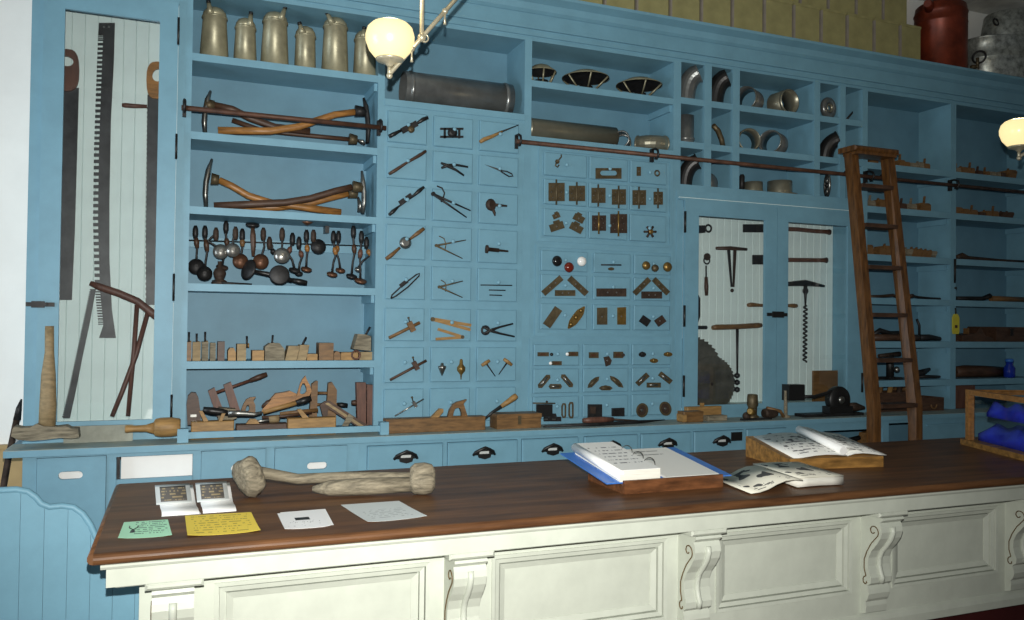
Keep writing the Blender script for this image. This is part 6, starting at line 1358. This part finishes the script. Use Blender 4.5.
t = thing('drill_stand', 'dark drill stand on the sixth shelf behind the ladder', 'drill', S(890, 378)); a = S(891, 378).x; MB().box(a-.07, a+.07, .05, .18, 1.14, 1.16).build('base', 'iron', t); MB().tube([(a, .11, 1.16), (a, .11, 1.34)], .03, 10).build('post', 'iron', t); MB().tube([(a-.12, .11, 1.33), (a+.10, .11, 1.345)], [.014, .02], 8).build('arm', 'rust', t); MB().ball((a+.05, .09, 1.22), .025).build('knob', 'steel', t)
ltool('adze_iron', 'dark adze head on the sixth shelf right of the ladder', [(912, .03), (922, .05), (930, .08)], 1.14, [.03, .028, .012], 'iron', 'adze', parts=[('shank', [(918, .02), (935, .016), (948, .012)], [.016, .012, .008], 'iron')])
ltool('log_beam', 'rough brown log on the sixth shelf at the far right', [(954, .05), (965, .055), (985, .05), (1004, .045)], 1.14, [.045, .052, .05, .042], 'wood_dark', 'log', .14)
t = thing('blue_bottle', 'small cobalt blue bottle on the sixth shelf at the far right', 'bottle', S(1010, 378)); c = S(1010.5, 378, .05); MB().lathe([(.036, 0), (.045, .012), (.045, .085), (.028, .11), (.03, .135)], Vector((c.x, .06, 1.14)), (0, 0, 1), 16).build('body', 'blue_bottle', t); MB().lathe([(.032, 0), (.034, .02), (.02, .028)], Vector((c.x, .06, 1.275)), (0, 0, 1), 14).build('stopper', 'blue_vinyl', t)
def crate(label, x0, x1, h, m='wood_dark', Y=-.02, d=.2):
    a, b = w(x0, 400, Y).x, w(x1, 400, Y).x; t = thing('wooden_crate', label, 'crate', Vector(((a+b)/2, Y+d/2, ZL)))
    bx('front_board', m, t, a, b, Y, Y+.012, ZL, ZL+h); bx('rear_board', m, t, a, b, Y+d-.012, Y+d, ZL, ZL+h); bx('end_board', m, t, a, a+.012, Y+.012, Y+d-.012, ZL, ZL+h); bx('end_board', m, t, b-.012, b, Y+.012, Y+d-.012, ZL, ZL+h); bx('bottom_board', m, t, a+.012, b-.012, Y+.012, Y+d-.012, ZL, ZL+.012); return t, a, b
t, a, b = crate('open dark crate of tools on the ledge behind the ladder', 880, 918, .15, 'wood_dark')
for q, (dx, hh) in enumerate(((.06, .24), (.16, .21), (.26, .22))): MB().tube([(a+dx, .07, ZL+.02), (a+dx+.06, .08, ZL+hh)], [.018, .022], 8).build('hand_tool', ('wood_mid', 'wood_light', 'rust')[q], None, ('left', 'middle', 'right')[q]+' tool handle sticking out of the dark crate', 'handle')
t, a, b = crate('low crate with carved front on the ledge right of the ladder', 923, 944, .105, 'wood_dark', -.06); MB().torus(((a+b)/2, -.064, ZL+.05), .03, .006, (0, 1, 0), 16, 6, 0, PI).build('carving', 'wood_mid', t)
bx('flat_board', 'wood_mid', None, a+.01, b-.06, .15, .30, ZL, ZL+.17, label='brown board standing behind the low carved crate', cat='board')
t, a, b = crate('dark red box on the ledge beside the display case', 955, 975, .19, 'wood_red', .02)
# hanging tag and rod on the post between the right-hand bays
x = w(955.5, 320, -.006).x
t = thing('yellow_tag', 'yellow hanging tag on the post between the right shelves', 'tag', (x, -.01, 1.5)); MB().poly([(x-.038, -.004, w(955, 334, 0).z+.02), (x-.03, -.004, w(955, 334, 0).z), (x+.03, -.004, w(955, 334, 0).z), (x+.038, -.004, w(955, 334, 0).z+.02), (x+.038, -.004, w(955, 314, 0).z-.03), (x+.02, -.004, w(955, 314, 0).z), (x-.02, -.004, w(955, 314, 0).z), (x-.038, -.004, w(955, 314, 0).z-.03)], (0, -.008, 0)).build('card', 'yellow', t); MB().tube([(x, -.008, w(955, 314, 0).z), (x, -.006, w(955, 308, 0).z)], .006, 6).build('string', 'iron', t)
bx('mark', 'wood_dark', t, x-.014, x+.014, -.014, -.012, w(955, 328, 0).z, w(955, 325, 0).z)
x = w(954, 270, 0).x; MB().tube([(x, -.010, w(954, 259, 0).z), (x, -.008, w(954, 283, 0).z)], [.010, .007], 8).ball((x, -.016, w(954, 288, 0).z), .010).build('hanging_rod', 'iron', None, 'thin iron rod hanging on the post above the yellow tag', 'rod')

# ================================================================== on top of the cornice
ZT = 3.672
edges = [540, 572, 604, 636, 670, 701, 732, 764, 793.5, 821, 847, 874, 900, 922]
GB = 'cream boxes on top of the shelves'
Yb = .03
def top_z(px, py, Y=Yb): return w(px, py, Y).z
for i in range(len(edges)-1):
    a, b = w(edges[i], 20, Yb).x, w(edges[i+1], 20, Yb).x
    n_ = len(edges)-1-i
    t = thing('storage_box', 'cream storage box on the shelf top, '+ORD[n_-1]+' from the red can in the lower row', 'box', ((a+b)/2, .18, ZT), GB)
    zt = ZT+.335
    bx('body', 'box_cream', t, a+.016, b-.016, Yb, .345, ZT, zt-.02); bx('lid', 'box_cream', t, a+.012, b-.012, Yb-.004, .349, zt-.02, zt); bx('corner_strip', 'box_edge', t, a+.002, a+.016, Yb-.004, Yb+.02, ZT, zt-.02)
ed2 = [770, 800, 828, 856, 883, 908]
for i in range(len(ed2)-1):
    a, b = w(ed2[i], 5, Yb+.03).x, w(ed2[i+1], 5, Yb+.03).x
    t = thing('storage_box', 'cream storage box stacked in the upper row, '+ORD[len(ed2)-2-i]+' from its right end', 'box', ((a+b)/2, .2, ZT+.336), GB)
    bx('body', 'box_cream', t, a+.014, b-.014, Yb+.03, .345, ZT+.336, ZT+.60); bx('lid', 'box_cream', t, a+.012, b-.012, Yb+.026, .349, ZT+.60, ZT+.62); bx('corner_strip', 'box_edge', t, a+.002, a+.014, Yb+.026, Yb+.05, ZT+.336, ZT+.60)
# red can
a, b = w(924, 30, .12).x, w(967, 30, .12).x; r_ = (b-a)/2*.82; c = Vector(((a+b)/2-.06, .12, ZT)); h = w(946, 8, .12).z-ZT
t = thing('red_can', 'tall dark red metal can with lid and side spout', 'can', c)
MB().lathe([(r_*1.02, 0), (r_, .01), (r_, h*.72), (r_*1.02, h*.73), (r_, h*.74), (r_, h*.86), (r_*1.03, h*.88), (r_, h*.9), (r_*.96, h*.98), (r_*.9, h)], c, (0, 0, 1), 28).build('body', 'red_can', t)
MB().lathe([(r_*.92, h*.97), (r_*.7, h*1.04), (.03, h*1.06)], c, (0, 0, 1), 28).build('lid', 'red_can', t); MB().tube([c+Vector((0, 0, h*1.05)), c+Vector((0, 0, h*1.12))], .025, 10).build('knob', 'black', t)
MB().tube([c+Vector((-r_*.9, -.05, h*.88)), c+Vector((-r_*1.12, -.08, h*.93)), c+Vector((-r_*1.3, -.1, h*.92))], [.035, .04, .03], 10).build('spout', 'red_can', t)
c2 = c+Vector((r_*.8, -r_*.75, .045)); MB().lathe([(.018, 0), (.022, .02), (.012, .05), (.024, .06)], c2, (.4, -.9, 0), 12).tube([c2+Vector((.02, -.05, 0)), c2+Vector((.02, -.05, .07))], .012, 8).build('tap', 'old_brass', t)
# tub and bucket
c = Vector((w(970, 55, .08).x+.37, .09, ZT)); rb, rt, h = .34, .37, .33; SQ = Matrix.Translation(c) @ Matrix.Diagonal((1, .66, 1, 1)) @ Matrix.Translation(-c)
t = thing('wash_tub', 'oval galvanised wash tub on top of the shelves', 'tub', c)
_tb = MB().lathe([(rb, 0), (rb+.006, .01), (rb+.012, h*.5), (rb+.02, h*.52), (rb+.014, h*.54), (rt, h), (rt+.012, h+.006), (rt, h+.012), (rt-.01, h), (rb-.01, .012)], c, (0, 0, 1), 40); _tb.v = [SQ @ q for q in _tb.v]; _tb.build('shell', 'galv', t)
MB().torus(c+Vector((-rt*.95, -rt*.22, h*.5)), .05, .009, (-.9, -.42, 0), 16, 6).build('handle', 'iron', t)
c3 = c+Vector((.10, .02, h+.013)); t = thing('bucket', 'galvanised bucket standing upside down on the wash tub', 'bucket', c3)
MB().lathe([(.21, 0), (.215, .01), (.17, .27), (.165, .275), (.02, .275)], c3, (0, 0, 1), 32).build('shell', 'galv', t); MB().torus(c3+Vector((-.20, -.06, .17)), .03, .008, (0, -1, .2), 14, 6).build('ear', 'iron', t)
